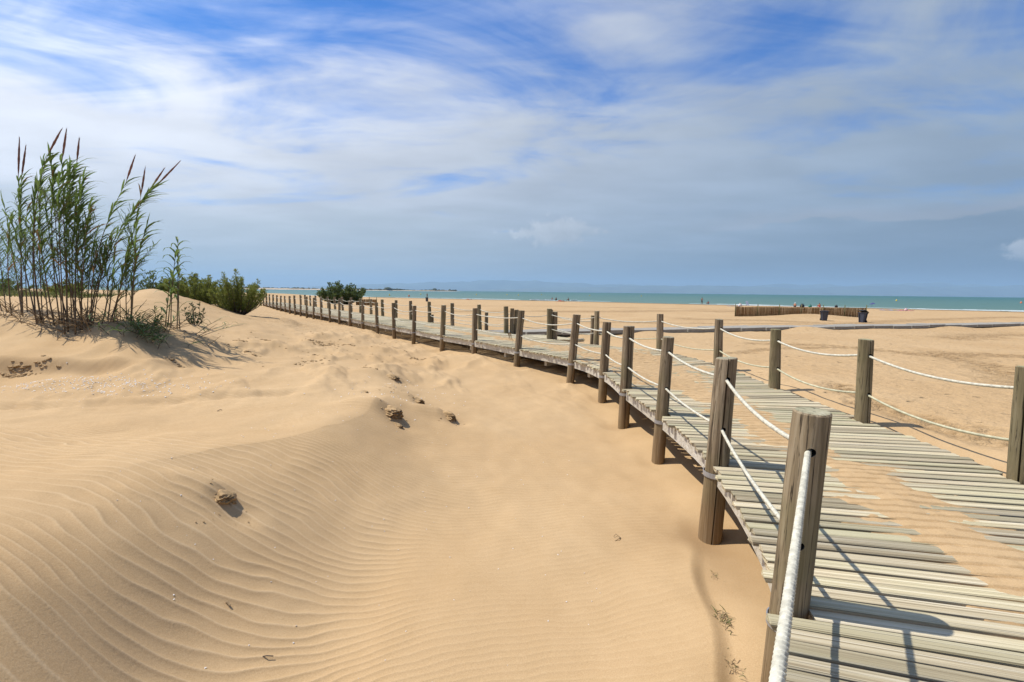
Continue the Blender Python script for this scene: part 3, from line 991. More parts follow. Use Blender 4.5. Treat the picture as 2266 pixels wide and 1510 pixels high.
# edge beams under the board ends and cross bearers at the posts
for side, C_, P_ in ((0, LC, POST_L), (1, RC, POST_R)):
    stops = []
    for q in P_:
        i = int(np.argmin(np.hypot(*(C_ - np.array(q)).T)))
        stops.append(CS[i])
    stops = [0.5] + [x for x in stops if x > 0.6] + [DECK_LEN - 0.05]
    for i in range(len(stops) - 1):
        s0, s1 = stops[i] + 0.004, stops[i + 1] - 0.004
        if s1 - s0 < 0.2:
            continue
        bb = MB()
        k = 7
        rows_ = []
        for j in range(k):
            a, c = deck_at(s0 + (s1 - s0) * j / (k - 1))
            u = (c - a) / np.hypot(*(c - a))
            base = a if side == 0 else c
            inn = 1 if side == 0 else -1
            o1, o2 = base + u * inn * 0.035, base + u * inn * 0.085
            top, bot = DECK - 0.038, DECK - 0.205
            rows_.append([(o1[0], o1[1], bot), (o2[0], o2[1], bot), (o2[0], o2[1], top), (o1[0], o1[1], top)])
        for r_ in rows_:
            bb.v += r_
        for j in range(k - 1):
            for q in range(4):
                q2 = (q + 1) % 4
                bb.f.append((j * 4 + q, j * 4 + q2, (j + 1) * 4 + q2, (j + 1) * 4 + q) if side == 0 else ((j + 1) * 4 + q, (j + 1) * 4 + q2, j * 4 + q2, j * 4 + q))
                bb.m.append(0)
        bb.f += [(3, 2, 1, 0), tuple((k - 1) * 4 + q for q in range(4))]
        bb.m += [0, 0]
        walk_child(bb.build('side_beam', M['beam']))
for s in np.arange(1.2, DECK_LEN, 2.0):
    a, c = deck_at(s)
    u = (c - a) / np.hypot(*(c - a))
    mid = (a + c) / 2
    bb = MB()
    bb.box((mid[0], mid[1], DECK - 0.30), (np.hypot(*(c - a)) - 0.5, 0.09, 0.16), Matrix.Rotation(math.atan2(u[1], u[0]), 3, 'Z'))
    walk_child(bb.build('cross_bearer', M['beam']))
for f in (0.33, 0.67):
    bb = MB()
    ss = np.arange(0.8, DECK_LEN, 0.5)
    prev = None
    for s in ss:
        a, c = deck_at(s)
        p = a + (c - a) * f
        if prev is not None:
            dv = p - prev
            bb.box(((p[0] + prev[0]) / 2, (p[1] + prev[1]) / 2, DECK - 0.125), (np.hypot(*dv) + .01, 0.06, 0.17), Matrix.Rotation(math.atan2(dv[1], dv[0]), 3, 'Z'))
        prev = p
    walk_child(bb.build('joist', M['beam']))

# blown sand lying on the boards: a real skin that dips under the board tops where it thins out
nt = 120
_ps = [x for x in plank_s if 1.0 < x < 27.0]
S_ = np.array([x + d for x in _ps for d in (-0.0465, -0.040, -0.02, 0.02, 0.040, 0.0465, 0.0545)])
GAP = np.tile(np.array([1, 0, 0, 0, 0, 1, 1.0]), len(_ps))
ns = len(S_)
T_ = np.linspace(0.02, 0.98, nt)
LX, LY = np.interp(S_, CS, LC[:, 0]), np.interp(S_, CS, LC[:, 1])
RX, RY = np.interp(S_, CS, RC[:, 0]), np.interp(S_, CS, RC[:, 1])
X = LX[:, None] + (RX - LX)[:, None] * T_[None]
Y = LY[:, None] + (RY - LY)[:, None] * T_[None]
SS, TT = np.broadcast_to(S_[:, None], X.shape), np.broadcast_to(T_[None], X.shape)
# centre and half width of the drift along the deck (arc length in metres)
cen = np.interp(SS, [1, 3.0, 5, 7, 9, 11, 13, 15, 17, 20, 27], [.86, .72, .50, .47, .45, .42, .38, .46, .55, .5, .5])
hw = np.interp(SS, [1, 3.0, 5, 7, 9, 11, 13, 15, 17, 20, 27], [.05, .07, .075, .11, .15, .20, .40, .48, .36, .16, .06])
nz = fbm(X * 1.3, Y * 1.3, 4)
nzf = fbm(X * 5.0 + 3, Y * 5.0, 4)
prof = 1 - np.abs(TT - cen) / hw + 0.55 * nz + 0.40 * nzf
prof = prof + 0.25 * perlin(SS / 0.109 * 0.73, TT * 7.0)
along = fbm(X * 9, Y * 9, 3)
H = -0.012 + 0.0245 * smooth(-0.45, 1.1, prof) + 0.0050 * along * smooth(-.3, .3, prof)
# the sand slumps into the gaps between boards until the drift is thick enough to bridge them
H = H - GAP[:, None] * 0.030 * (1 - smooth(0.75, 1.6, prof + 0.3 * nzf))
H = np.where(prof < -0.75, -0.06, H)
V = np.stack([X, Y, DECK + H], -1).reshape(-1, 3)
Q = grid_quads(ns, nt)[:, ::-1]
hq = H.reshape(-1)[Q].max(1)
Q = Q[hq > -0.04]
used = np.unique(Q)
remap = np.zeros(len(V), int)
remap[used] = np.arange(len(used))
o = link('sand_drift', np_mesh('sand_drift', V[used], remap[Q], M['sand']))
tag(o, 'blown sand lying over the middle of the boardwalk planks', 'sand', None, 'stuff')


# ------------------------------------------------------------------ posts
def post_mesh(seed, ht, below, r0, holes, crack, dirs, knots=2, seg=20, boolean=False):
    """a peeled log: origin at deck level, uneven girth, optional drying split, knots, cambered top"""
    pr_ = random.Random(seed)
    mb_ = MB()
    zs = [-below, -below * .5, -0.15, 0.0] + [ht * f for f in (.12, .25, .38, .5, .62, .75, .87, .96)] + [ht - .008, ht]
    ph = [pr_.uniform(0, 6.28) for _ in range(4)]
    kn = [(pr_.uniform(0.1, ht * .9), pr_.uniform(0, 6.28), pr_.uniform(.008, .016)) for _ in range(knots)]
    ca = crack if crack is not None else None
    tilt = (pr_.uniform(-.06, .06), pr_.uniform(-.06, .06))
    angs = [2 * math.pi * k / seg for k in range(seg)]
    if ca is not None:
        base_a = ca % (2 * math.pi)
        angs = sorted([x for x in angs if abs((x - base_a + math.pi) % (2 * math.pi) - math.pi) > .10] + [(base_a + q) % (2 * math.pi) for q in (-.075, -.055, 0, .055, .075)])
    seg = len(angs)
    for i, z in enumerate(zs):
        for k in range(seg):
            an = angs[k]
            r = r0 * (1.06 - 0.09 * max(0, z) / ht) * (1 + .05 * math.sin(2 * an + ph[0] + z) + .035 * math.sin(3 * an + ph[1] - 2 * z) + .018 * math.sin(5 * z + ph[2] + an))
            for (kz, ka, kh) in kn:
                da = (an - ka + math.pi) % (2 * math.pi) - math.pi
                r += kh * math.exp(-(da / .35) ** 2 - ((z - kz) / .05) ** 2)
            if ca is not None:
                da = (an - ca + math.pi) % (2 * math.pi) - math.pi
                if abs(da) < .06:
                    r -= (0.012 if abs(da) > .02 else .045) * (1 if z > -.25 else .5)
            if i == len(zs) - 1:
                r -= .007
            zz = z + (tilt[0] * math.cos(an) * r + tilt[1] * math.sin(an) * r) * (1 if i >= len(zs) - 2 else 0)
            mb_.v.append((math.cos(an) * r, math.sin(an) * r, zz))
    for i in range(len(zs) - 1):
        for k in range(seg):
            k2 = (k + 1) % seg
            mb_.f.append((i * seg + k, i * seg + k2, (i + 1) * seg + k2, (i + 1) * seg + k))
            mb_.m.append(0)
    mb_.f.append(tuple((len(zs) - 1) * seg + k for k in range(seg)))
    mb_.m.append(1)
    mb_.f.append(tuple(reversed(range(seg))))
    mb_.m.append(1)
    me_ = mb_.mesh('boardwalk_post', [M['post'], M['endgrain'], M['crack']])
    if boolean and holes:
        tmp = bpy.data.objects.new('tmp', me_)
        COL.objects.link(tmp)
        cuts = []
        for hz_, d in zip(holes, dirs):
            cb = MB()
            dv = Vector((d[0], d[1], 0)).normalized()
            cb.tube([Vector((0, 0, hz_)) - dv * .3, Vector((0, 0, hz_)) + dv * .3], 0.0215, 12, True)
            cme = cb.mesh('cut', M['crack'])
            co = bpy.data.objects.new('cut', cme)
            COL.objects.link(co)
            md = tmp.modifiers.new('b', 'BOOLEAN')
            md.object = co
            md.operation = 'DIFFERENCE'
            md.solver = 'EXACT'
            try:
                md.material_mode = 'TRANSFER'
            except Exception:
                pass
            cuts.append(co)
        bpy.context.view_layer.update()
        dg = bpy.context.evaluated_depsgraph_get()
        me2 = bpy.data.meshes.new_from_object(tmp.evaluated_get(dg))
        for co in cuts:
            bpy.data.objects.remove(co)
        bpy.data.objects.remove(tmp)
        me_ = me2
    return me_


def shade_smooth(me_, ang=0.6):
    me_.polygons.foreach_set('use_smooth', [True] * len(me_.polygons))
    try:
        me_.set_sharp_from_angle(angle=ang)
    except Exception:
        pass


def strap_mesh(r, outdir):
    """half-round steel band with a lug each side, open towards the deck"""
    mb_ = MB()
    a0 = math.atan2(outdir[1], outdir[0])
    n_ = 14
    ri, ro, h = r + .003, r + .009, .045
    for i in range(n_ + 1):
        an = a0 - 1.75 + 3.5 * i / n_
        for rr_, zz in ((ri, -h / 2), (ro, -h / 2), (ro, h / 2), (ri, h / 2)):
            mb_.v.append((math.cos(an) * rr_, math.sin(an) * rr_, zz))
    for i in range(n_):
        for q in range(4):
            q2 = (q + 1) % 4
            mb_.f.append((i * 4 + q, i * 4 + q2, (i + 1) * 4 + q2, (i + 1) * 4 + q))
            mb_.m.append(0)
    mb_.f += [(3, 2, 1, 0), tuple(n_ * 4 + q for q in range(4))]
    mb_.m += [0, 0]
    for sg in (-1, 1):
        an = a0 + sg * 1.75
        p = Vector((math.cos(an) * (r + .004), math.sin(an) * (r + .004), 0))
        dirv = Vector((-outdir[0], -outdir[1], 0)).normalized()
        mb_.box(p + dirv * .045, (.1, .006, h), Matrix.Rotation(math.atan2(dirv.y, dirv.x), 3, 'Z'))
        mb_.tube([p + dirv * .07 + Vector((-math.sin(a0) * .012 * sg, math.cos(a0) * .012 * sg, 0)), p + dirv * .07 - Vector((-math.sin(a0) * .012 * sg, math.cos(a0) * .012 * sg, 0))], .009, 6)
    return mb_.mesh('strap', M['steel'])


ORD = ['first', 'second', 'third', 'fourth', 'fifth', 'sixth', 'seventh', 'eighth', 'ninth', 'tenth', 'eleventh', 'twelfth', 'thirteenth', 'fourteenth', 'fifteenth', 'sixteenth', 'seventeenth', 'eighteenth', 'nineteenth', 'twentieth']
ORD += ['twenty-' + w for w in ORD[:9]] + ['thirtieth']
HOLE = (0.83, 0.35)
# per-post: lean (metres sideways at the top), girth, split direction
LEAN_L = {0: (0.0, 0.0), 1: (.04, 0), 2: (.03, 0), 3: (.035, 0), 4: (.015, 0), 5: (.03, 0), 6: (.075, 0), 7: (.08, 0), 8: (.02, 0), 9: (.05, 0)}
RAD_L = {0: .085, 1: .083, 2: .101, 3: .080, 4: .092, 5: .083, 6: .095, 7: .088, 8: .085}
CR_L = {1: None, 2: -1.80, 3: None, 4: -1.62, 5: None, 6: -1.5, 7: -1.45, 8: -1.6}
holes_L, holes_R = [], []


def tangent(P, i):
    a = np.array(P[max(i - 1, 0)])
    c = np.array(P[min(i + 1, len(P) - 1)])
    d = c - a
    return d / np.hypot(*d)


SIDE = {'l': 'dune side', 'r': 'sea side'}


def put_post(i, xy, lean, r, ht, crack, tan, side, label, group, strap, near, tone_mat=None, below=None, base_z=DECK):
    g = zg(xy[0] - .05, xy[1] - .05) if side == 'l' else zg(*xy)
    bl = below if below is not None else max(0.35, base_z - g + 0.35)
    root = empty('boardwalk_post', (xy[0], xy[1], base_z))
    tag(root, label, 'post', group)
    hs_ = (HOLE[0] * ht / 1.02, HOLE[1] * ht / 1.02)
    me_ = post_mesh(500 + i * 3 + (77 if side == 'r' else 0), ht, bl, r, hs_, crack, [(tan[0], tan[1])] * 2, 2 if near else 1, 20 if near else 12, near)
    shade_smooth(me_)
    o_ = link('log', me_, None, root)
    # shear the log so that its top leans while its holes keep their height
    sh = Matrix.Identity(4)
    sh[0][2], sh[1][2] = lean[0] / ht, lean[1] / ht
    me_.transform(sh)
    if strap:
        nrm = (-tan[1], tan[0]) if side == 'l' else (tan[1], -tan[0])
        st_ = link('strap', strap_mesh(r * 1.06, nrm), None, root)
        st_.location = (-.085 * lean[0] / ht, 0, -0.115)
    return [(xy[0] + lean[0] * h / ht, xy[1] + lean[1] * h / ht, base_z + h) for h in hs_]


pr = random.Random(5)
for i, xy in enumerate(POST_L):
    ln = LEAN_L.get(i, (pr.uniform(-.02, .05), pr.uniform(-.03, .03)))
    r = RAD_L.get(i, pr.uniform(.070, .096))
    ht = 1.02 + (pr.uniform(-.02, .03) if i < 6 else pr.uniform(-.06, .07))
    if i == 0:
        lb = 'wooden post at the near end of the thick pale rope, below the camera'
    elif i == 1:
        lb = 'nearest wooden post, flat topped, thick rope running down from its hole to the camera'
    elif i == 2:
        lb = 'second post from the camera on the dune side, split down its whole length'
    else:
        lb = '%s post from the camera along the dune side of the boardwalk' % ORD[i - 1]
    holes_L.append(put_post(i, xy, ln, r, ht, CR_L.get(i), tangent(POST_L, i), 'l', lb, 'posts along the dune side of the boardwalk', i < 14, i < 9))

LEAN_R = {1: (-.06, 0), 2: (-.05, 0), 3: (-.05, 0)}
for i, xy in enumerate(POST_R):
    ln = LEAN_R.get(i, (pr.uniform(-.04, .02), pr.uniform(-.03, .03)))
    r = pr.uniform(.078, .092)
    ht = 1.02 + pr.uniform(-.03, .03)
    if i == 0:
        lb = 'post just beyond the right picture edge on the sea side'
    elif i == 1:
        lb = 'post at the right picture edge on the sea side of the boardwalk'
    elif i == 6:
        lb = 'near post of the gap in the sea side rail where the ramp begins'
    elif i == 7:
        lb = 'far post of the gap in the sea side rail where the ramp begins'
    else:
        lb = '%s post from the right picture edge along the sea side of the boardwalk' % ORD[i - 1]
    holes_R.append(put_post(40 + i, xy, ln, r, ht, ({1: -2.6, 2: -1.6, 3: -1.2, 4: -2.0}.get(i)), tangent(POST_R, i), 'r', lb, 'posts along the sea side of the boardwalk', False, i < 5))


# ------------------------------------------------------------------ ropes
def rope_points(hs, sag, near_r):
    """centre line through the holes with sag; ring spacing fine close to the eye"""
    pts = []
    for i in range(len(hs) - 1):
        a, c = Vector(hs[i]), Vector(hs[i + 1])
        L_ = (c - a).length
        dm = min(math.hypot(a.x, a.y), math.hypot(c.x, c.y), math.hypot((a.x + c.x) / 2, (a.y + c.y) / 2))
        n_ = max(6, int(L_ / (0.0032 if dm < 2.6 else 0.0075 if dm < near_r else 0.16)))
        sg = sag[i] if hasattr(sag, '__len__') else sag
        for k in range(n_):
            f = k / n_
            p = a.lerp(c, f)
            p.z -= sg * 4 * f * (1 - f)
            pts.append(p)
    pts.append(Vector(hs[-1]))
    return pts


def rope(hs, sag, rad, mat, label, group, near_r=6.0):
    P = rope_points(hs, sag, near_r)
    L_ = [0]
    for i in range(1, len(P)):
        L_.append(L_[-1] + (P[i] - P[i - 1]).length)
    fine = any((P[i + 1] - P[i]).length < .02 for i in range(0, len(P) - 1, 5))
    mb_ = MB()

    def tw(i, an):
        step = (P[min(i + 1, len(P) - 1)] - P[max(i - 1, 0)]).length / 2
        if step > .03:
            return 1.0
        return 0.72 + 0.31 * abs(math.cos(1.5 * (an - L_[i] * 2 * math.pi / 0.054)))
    mb_.tube(P, rad, 12 if fine else 6, True, 0, tw)
    o_ = mb_.build('rope', mat, None, not fine)
    if fine:
        shade_smooth(o_.data, 0.9)
    tag(o_, label, 'rope', group)
    return o_


pr = random.Random(15)
sgL = [0.05, .07, .05, .05, .05, .05] + [pr.uniform(.06, .12) for _ in range(30)]
rope([h[0] for h in holes_L], sgL, .0145, M['rope'], 'upper pale rope threaded through the posts on the dune side', 'rail ropes')
rope([h[1] for h in holes_L], [x * .8 for x in sgL], .0140, M['rope'], 'lower pale rope threaded through the posts on the dune side', 'rail ropes')
rope([h[0] for h in holes_R[:7]], [.1, .09, .1, .1, .09, .08], .0150, M['rope'], 'upper white rope from the right picture edge to the ramp gap', 'rail ropes')
rope([h[1] for h in holes_R[:7]], [.11, .1, .11, .1, .1, .08], .0140, M['rope_old'], 'lower yellowed rope from the right picture edge to the ramp gap', 'rail ropes')
sgR = [pr.uniform(.06, .12) for _ in range(30)]
rope([h[0] for h in holes_R[8:]], sgR, .0150, M['rope'], 'upper rope on the sea side beyond the ramp, running to the far end', 'rail ropes')
rope([h[1] for h in holes_R[8:]], sgR, .0140, M['rope'], 'lower rope on the sea side beyond the ramp, running to the far end', 'rail ropes')

# ------------------------------------------------------------------ lower landing, its posts and ropes, on the sea side
land = empty('plank_landing', (0.9, 16.9, 0.9))
tag(land, 'short plank landing stepping down from the boardwalk on the sea side', 'landing')
for k in range(16):
    f = k * 0.11
    a = Vector((1.36 + .80 * f, 15.62 + .60 * f, 0))
    c = Vector((-0.10 + .80 * f, 17.35 + .60 * f, 0))
    u = (c - a).normalized()
    o = link('plank', PLANKS[k % 14], None, land)
    o.location = Vector(((a.x + c.x) / 2, (a.y + c.y) / 2, 0.955 - 0.055 * f)) - Vector((0.9, 16.9, 0.9))
    o.rotation_euler = (0, 0, math.atan2(u.y, u.x))
    o.scale = ((c - a).length + random.uniform(-.03, .03), 1, 1)
for sg in (0.04, 0.96):
    a = Vector((1.36, 15.62, 0)).lerp(Vector((-.10, 17.35, 0)), sg)
    bb = MB()
    bb.box(Vector((a.x + .66, a.y + .50, .84)) - Vector((.9, 16.9, .9)), (1.75, .05, .12), Matrix.Rotation(math.atan2(.6, .8), 3, 'Z'))
    bb.build('side_beam', M['beam'], land)

EXTRA = [((2.66, 14.82), .95, .90, 'post just behind the near gap post, rope tied across to the landing'),
         ((1.47, 15.50), .93, 1.0, 'post standing tight against the far post of the ramp gap'),
         ((1.55, 18.10), 1.02, .88, 'tallest post at the outer corner of the plank landing'),
         ((-0.01, 17.56), .95, 1.0, 'middle of three posts standing shoulder to shoulder by the landing'),
         ((0.16, 17.62), .90, 1.0, 'right hand one of three posts standing shoulder to shoulder by the landing'),
         ((-1.13, 19.75), .80, .88, 'tallest of the three short posts behind the sea side rail'),
         ((-2.92, 22.1), .66, .88, 'middle one of the three short posts behind the sea side rail'),
         ((-4.15, 23.4), .52, .85, 'shortest post, furthest of three behind the sea side rail')]
eh = []
for i, (xy, ht, bz, lb) in enumerate(EXTRA):
    eh.append(put_post(80 + i, xy, (0, 0), .082, ht, None, (1, 0), 'r', lb, 'posts around the landing', False, False, None, max(.3, bz - zg(*xy) + .3), bz))
for (p, q, lb) in ((holes_R[7], holes_R[6], 'across the ramp gap on the deck edge'), (eh[2], eh[0], 'from the landing corner post to the post behind the gap'), (eh[4], eh[2], 'along the far end of the landing')):
    for lv, nm in ((0, 'upper'), (1, 'lower')):
        rope([p[lv], q[lv]], .10, .0145, M['rope'], '%s short rope %s' % (nm, lb), 'rail ropes', 0)
for lv, nm in ((0, 'upper'), (1, 'lower')):
    rope([eh[3][lv], eh[5][lv], eh[6][lv], eh[7][lv]], .08, .0145, M['rope'], '%s rope sloping down over the three short posts' % nm, 'rail ropes', 0)
# frayed rope end hanging from the lower rope by the seventh post
mb = MB()
fx, fy, fz = -0.12, 13.05, 1.42
for k in range(9):
    a = k * 0.7
    mb.tube([(fx + .01 * k, fy, fz - .02), (fx + .02 * math.cos(a) + .012 * k, fy + .02 * math.sin(a), fz - .09 - .01 * k), (fx + .05 * math.cos(a) + .018 * k, fy, fz - .14 - .015 * k)], [.005, .004, .003], 5)
mb.tube([(fx + .08, fy, fz), (fx + .11, fy, fz - .15), (fx + .14, fy, fz - .33)], [.006, .004, .002], 5)
tag(mb.build('frayed_cord', M['reed_dry']), 'frayed end of brown cord hanging from the lower rope', 'cord')

# ------------------------------------------------------------------ grey slab path out to the beach
A, B = Vector((-0.4, 18.75, 0)), Vector((44.0, 34.6, 0))
dirp = (B - A).normalized()
path = empty('slab_path', (A.x, A.y, 0.8))
tag(path, 'low path of grey rectangular slabs laid end to end across the beach', 'path')
sm = bpy.data.meshes.new('slab')
bm = bmesh.new()
bmesh.ops.create_cube(bm, size=1.0)
for v in bm.verts:
    v.co.x *= 1.56
    v.co.y *= 1.25
    v.co.z *= 0.17
bmesh.ops.bevel(bm, geom=bm.edges[:], offset=0.012, segments=1, affect='EDGES')
bm.to_mesh(sm)
bm.free()
sm.materials.append(M['concrete'])
L_ = (B - A).length
k = 0
pr = random.Random(31)
while k * 1.63 < L_:
    p = A + dirp * (k * 1.63)
    z = 0.985 - 0.0040 * k * 1.63 + pr.uniform(-.025, .02)
    o = link('slab', sm, None, path)
    o.location = (p.x - A.x, p.y - A.y, z - .085 - .8)
    o.rotation_euler = (pr.uniform(-.012, .012), pr.uniform(-.012, .012), math.atan2(dirp.y, dirp.x) + pr.uniform(-.012, .012))
    k += 1


# ------------------------------------------------------------------ reed screen fences
def reed_fence(name, pts, h, label, seed):
    pr_ = random.Random(seed)
    root_p = Vector((pts[0][0], pts[0][1], zg(*pts[0])))
    root = empty(name, root_p)
    tag(root, label, 'fence')
    for i, p in enumerate(pts):
        g = zg(*p)
        mb_ = MB()
        base = min(g, .58 + 0 * g) - .3
        lx, ly = pr_.uniform(-.03, .03), pr_.uniform(-.03, .03)
        top = (root_p.z + h + .24 + pr_.uniform(-.04, .06))
        mb_.tube([(p[0] - root_p.x - lx, p[1] - .06 - root_p.y, base - root_p.z), (p[0] - root_p.x + lx, p[1] - .06 - root_p.y + ly, top - root_p.z)], [.04, .034], 8)
        mb_.build('stake', M['fencepost'], root, True)
        if i < len(pts) - 1:
            q = pts[i + 1]
            mb_ = MB()
            n_ = int(math.hypot(q[0] - p[0], q[1] - p[1]) / .022)
            sag = pr_.uniform(.02, .06)
            for k_ in range(n_):
                f = (k_ + .5) / n_
                x = p[0] + (q[0] - p[0]) * f
                y = p[1] + (q[1] - p[1]) * f + pr_.uniform(-.008, .008)
                t_ = root_p.z + h - sag * 4 * f * (1 - f) + pr_.uniform(-.035, .025)
                b_ = root_p.z - .12
                mb_.tube([(x - root_p.x, y - root_p.y, b_ - root_p.z), (x - root_p.x + pr_.uniform(-.012, .012), y - root_p.y, t_ - root_p.z)], .0115, 4, False)
            pn = mb_.build('reed_panel', M['fence'], root)
            tag(pn, None, None, None, 'stuff')
            for hz_ in (.2, .75):
                wb = MB()
                wb.tube([(p[0] - root_p.x, p[1] - .018 - root_p.y, hz_ * h), (q[0] - root_p.x, q[1] - .018 - root_p.y, hz_ * h)], .006, 5)
                wb.build('binding_wire', M['fencepost'], pn)


reed_fence('reed_fence', [(20.6 + 12.6 * k / 6, 41.9 + .11 * k) for k in range(7)], 0.92, 'long low brown reed screen fence half buried on the beach', 3)
reed_fence('reed_fence', [(-18.6, 54.0), (-16.9, 53.6), (-15.6, 52.2)], 0.75, 'small brown reed screen fence beside the bush behind the boardwalk', 4)


# ------------------------------------------------------------------ wheeled bins
def wheelie(loc, rz, lid_open, lean, label):
    root = empty('wheeled_bin', loc, rz)
    root.rotation_euler = (lean, 0, rz)
    tag(root, label, 'bin', 'bins on the beach')
    bm_ = bmesh.new()
    lv = [(0.0, .36, .38), (.04, .38, .40), (.70, .48, .50), (.70, .53, .55), (.76, .53, .55)]
    rings = []
    for z, w, d in lv:
        ring = []
        for cx, cy in ((-1, -1), (1, -1), (1, 1), (-1, 1)):
            for da in (0, 1):
                c = .06
                dx, dy = cx * (w / 2), cy * (d / 2)
                if (da == 0) == (cx * cy > 0):
                    dx -= cx * c
                else:
                    dy -= cy * c
                ring.append(bm_.verts.new((dx, dy, z)))
        rings.append(ring)
    for r1, r2 in zip(rings[:-1], rings[1:]):
        for i in range(8):
            bm_.faces.new((r1[i], r1[(i + 1) % 8], r2[(i + 1) % 8], r2[i]))
    bm_.faces.new(list(reversed(rings[0])))
    bm_.normal_update()
    me_ = bpy.data.meshes.new('body')
    bm_.to_mesh(me_)
    bm_.free()
    link('body', me_, M['bin'], root)
    lid = MB()
    lid.box((0, -.29, .012), (.56, .60, .02))
    lid.box((0, -.29, .030), (.46, .48, .022))
    lid.box((0, -.60, -.01), (.30, .03, .05))
    lo = lid.build('lid', M['binlid'], root)
    lo.location = (0, .28, .765)
    lo.rotation_euler = (-lid_open, 0, 0)
    hb_ = MB()
    hb_.tube([(-.2, .31, .72), (.2, .31, .72)], .016, 8)
    for sx_ in (-.2, .2):
        hb_.box((sx_, .285, .72), (.03, .06, .04))
    hb_.build('handle', M['binlid'], root)
    for sx_ in (-.19, .19):
        wh = MB()
        wh.tube([(sx_ - .025, .2, .09), (sx_ + .025, .2, .09)], .09, 16)
        wh.build('wheel', M['rubber'], root)


wheelie((25.3, 36.7, zg(25.3, 36.7) - .01), R(-20), 0.0, R(1), 'dark grey wheeled bin standing upright with its lid shut, by the fence')
wheelie((26.8, 34.6, zg(26.8, 34.6) - .01), R(-60), 0.28, R(-3), 'dark grey wheeled bin with its lid propped open, right of the fence')
wheelie((-16.6, 88.0, zg(-16.6, 88.0) - .01), R(0), 0.0, 0, 'dark wheeled bin far off beyond the boardwalk, below the bather at the water')

# ------------------------------------------------------------------ bathers
SKIN = {}


def skin(c):
    if c not in SKIN:
        SKIN[c] = plain('tanned_skin', c, 0.6, 0, .08)
    return SKIN[c]


CLOTH = {}


def cloth(c):
    if c not in CLOTH:
        CLOTH[c] = plain('cloth', c, 0.85, 0, .1, 14)
    return CLOTH[c]


POSES = {
    'stand': dict(j=[(0, 0, .93), (0, 0, 1.12), (0, .01, 1.33), (0, .01, 1.47), (0, .03, 1.57), (0, .03, 1.68),
                     (-.17, 0, 1.39), (-.30, .05, 1.16), (-.24, .18, 1.02), (-.22, .24, .98), (.17, 0, 1.39), (.36, .05, 1.22), (.52, .12, 1.06), (.60, .14, 1.02),
                     (-.09, 0, .88), (-.10, .10, .48), (-.11, -.08, .08), (-.11, .06, .03), (.09, 0, .88), (.10, .12, .50), (.13, .22, .08), (.13, .36, .04)]),
    'sit': dict(j=[(0, 0, .12), (0, .03, .30), (0, .10, .50), (0, .15, .62), (0, .19, .71), (0, .20, .81),
                   (-.17, .10, .55), (-.24, .26, .36), (-.14, .42, .36), (-.08, .46, .38), (.17, .10, .55), (.24, .26, .36), (.14, .42, .36), (.08, .46, .38),
                   (-.10, .06, .12), (-.15, .44, .46), (-.12, .62, .08), (-.12, .76, .04), (.10, .06, .12), (.15, .44, .46), (.12, .62, .08), (.12, .76, .04)]),
    'lie': dict(j=[(0, 0, .11), (0, -.18, .11), (0, -.40, .12), (0, -.53, .12), (0, -.62, .13), (0, -.73, .13),
                   (-.17, -.44, .11), (-.34, -.28, .07), (-.30, -.04, .06), (-.28, .04, .06), (.17, -.44, .11), (.34, -.28, .07), (.30, -.04, .06), (.28, .04, .06),
                   (-.09, .06, .10), (-.12, .44, .16), (-.13, .82, .06), (-.13, .84, .16), (.09, .06, .10), (.12, .42, .30), (.12, .70, .06), (.12, .82, .05)])}
EDGES = [(0, 1), (1, 2), (2, 3), (3, 4), (4, 5), (2, 6), (6, 7), (7, 8), (8, 9), (2, 10), (10, 11), (11, 12), (12, 13), (0, 14), (14, 15), (15, 16), (16, 17), (0, 18), (18, 19), (19, 20), (20, 21)]
RADS = [.15, .125, .145, .055, .085, .075, .065, .045, .035, .03, .065, .045, .035, .03, .09, .065, .04, .035, .09, .065, .04, .035]


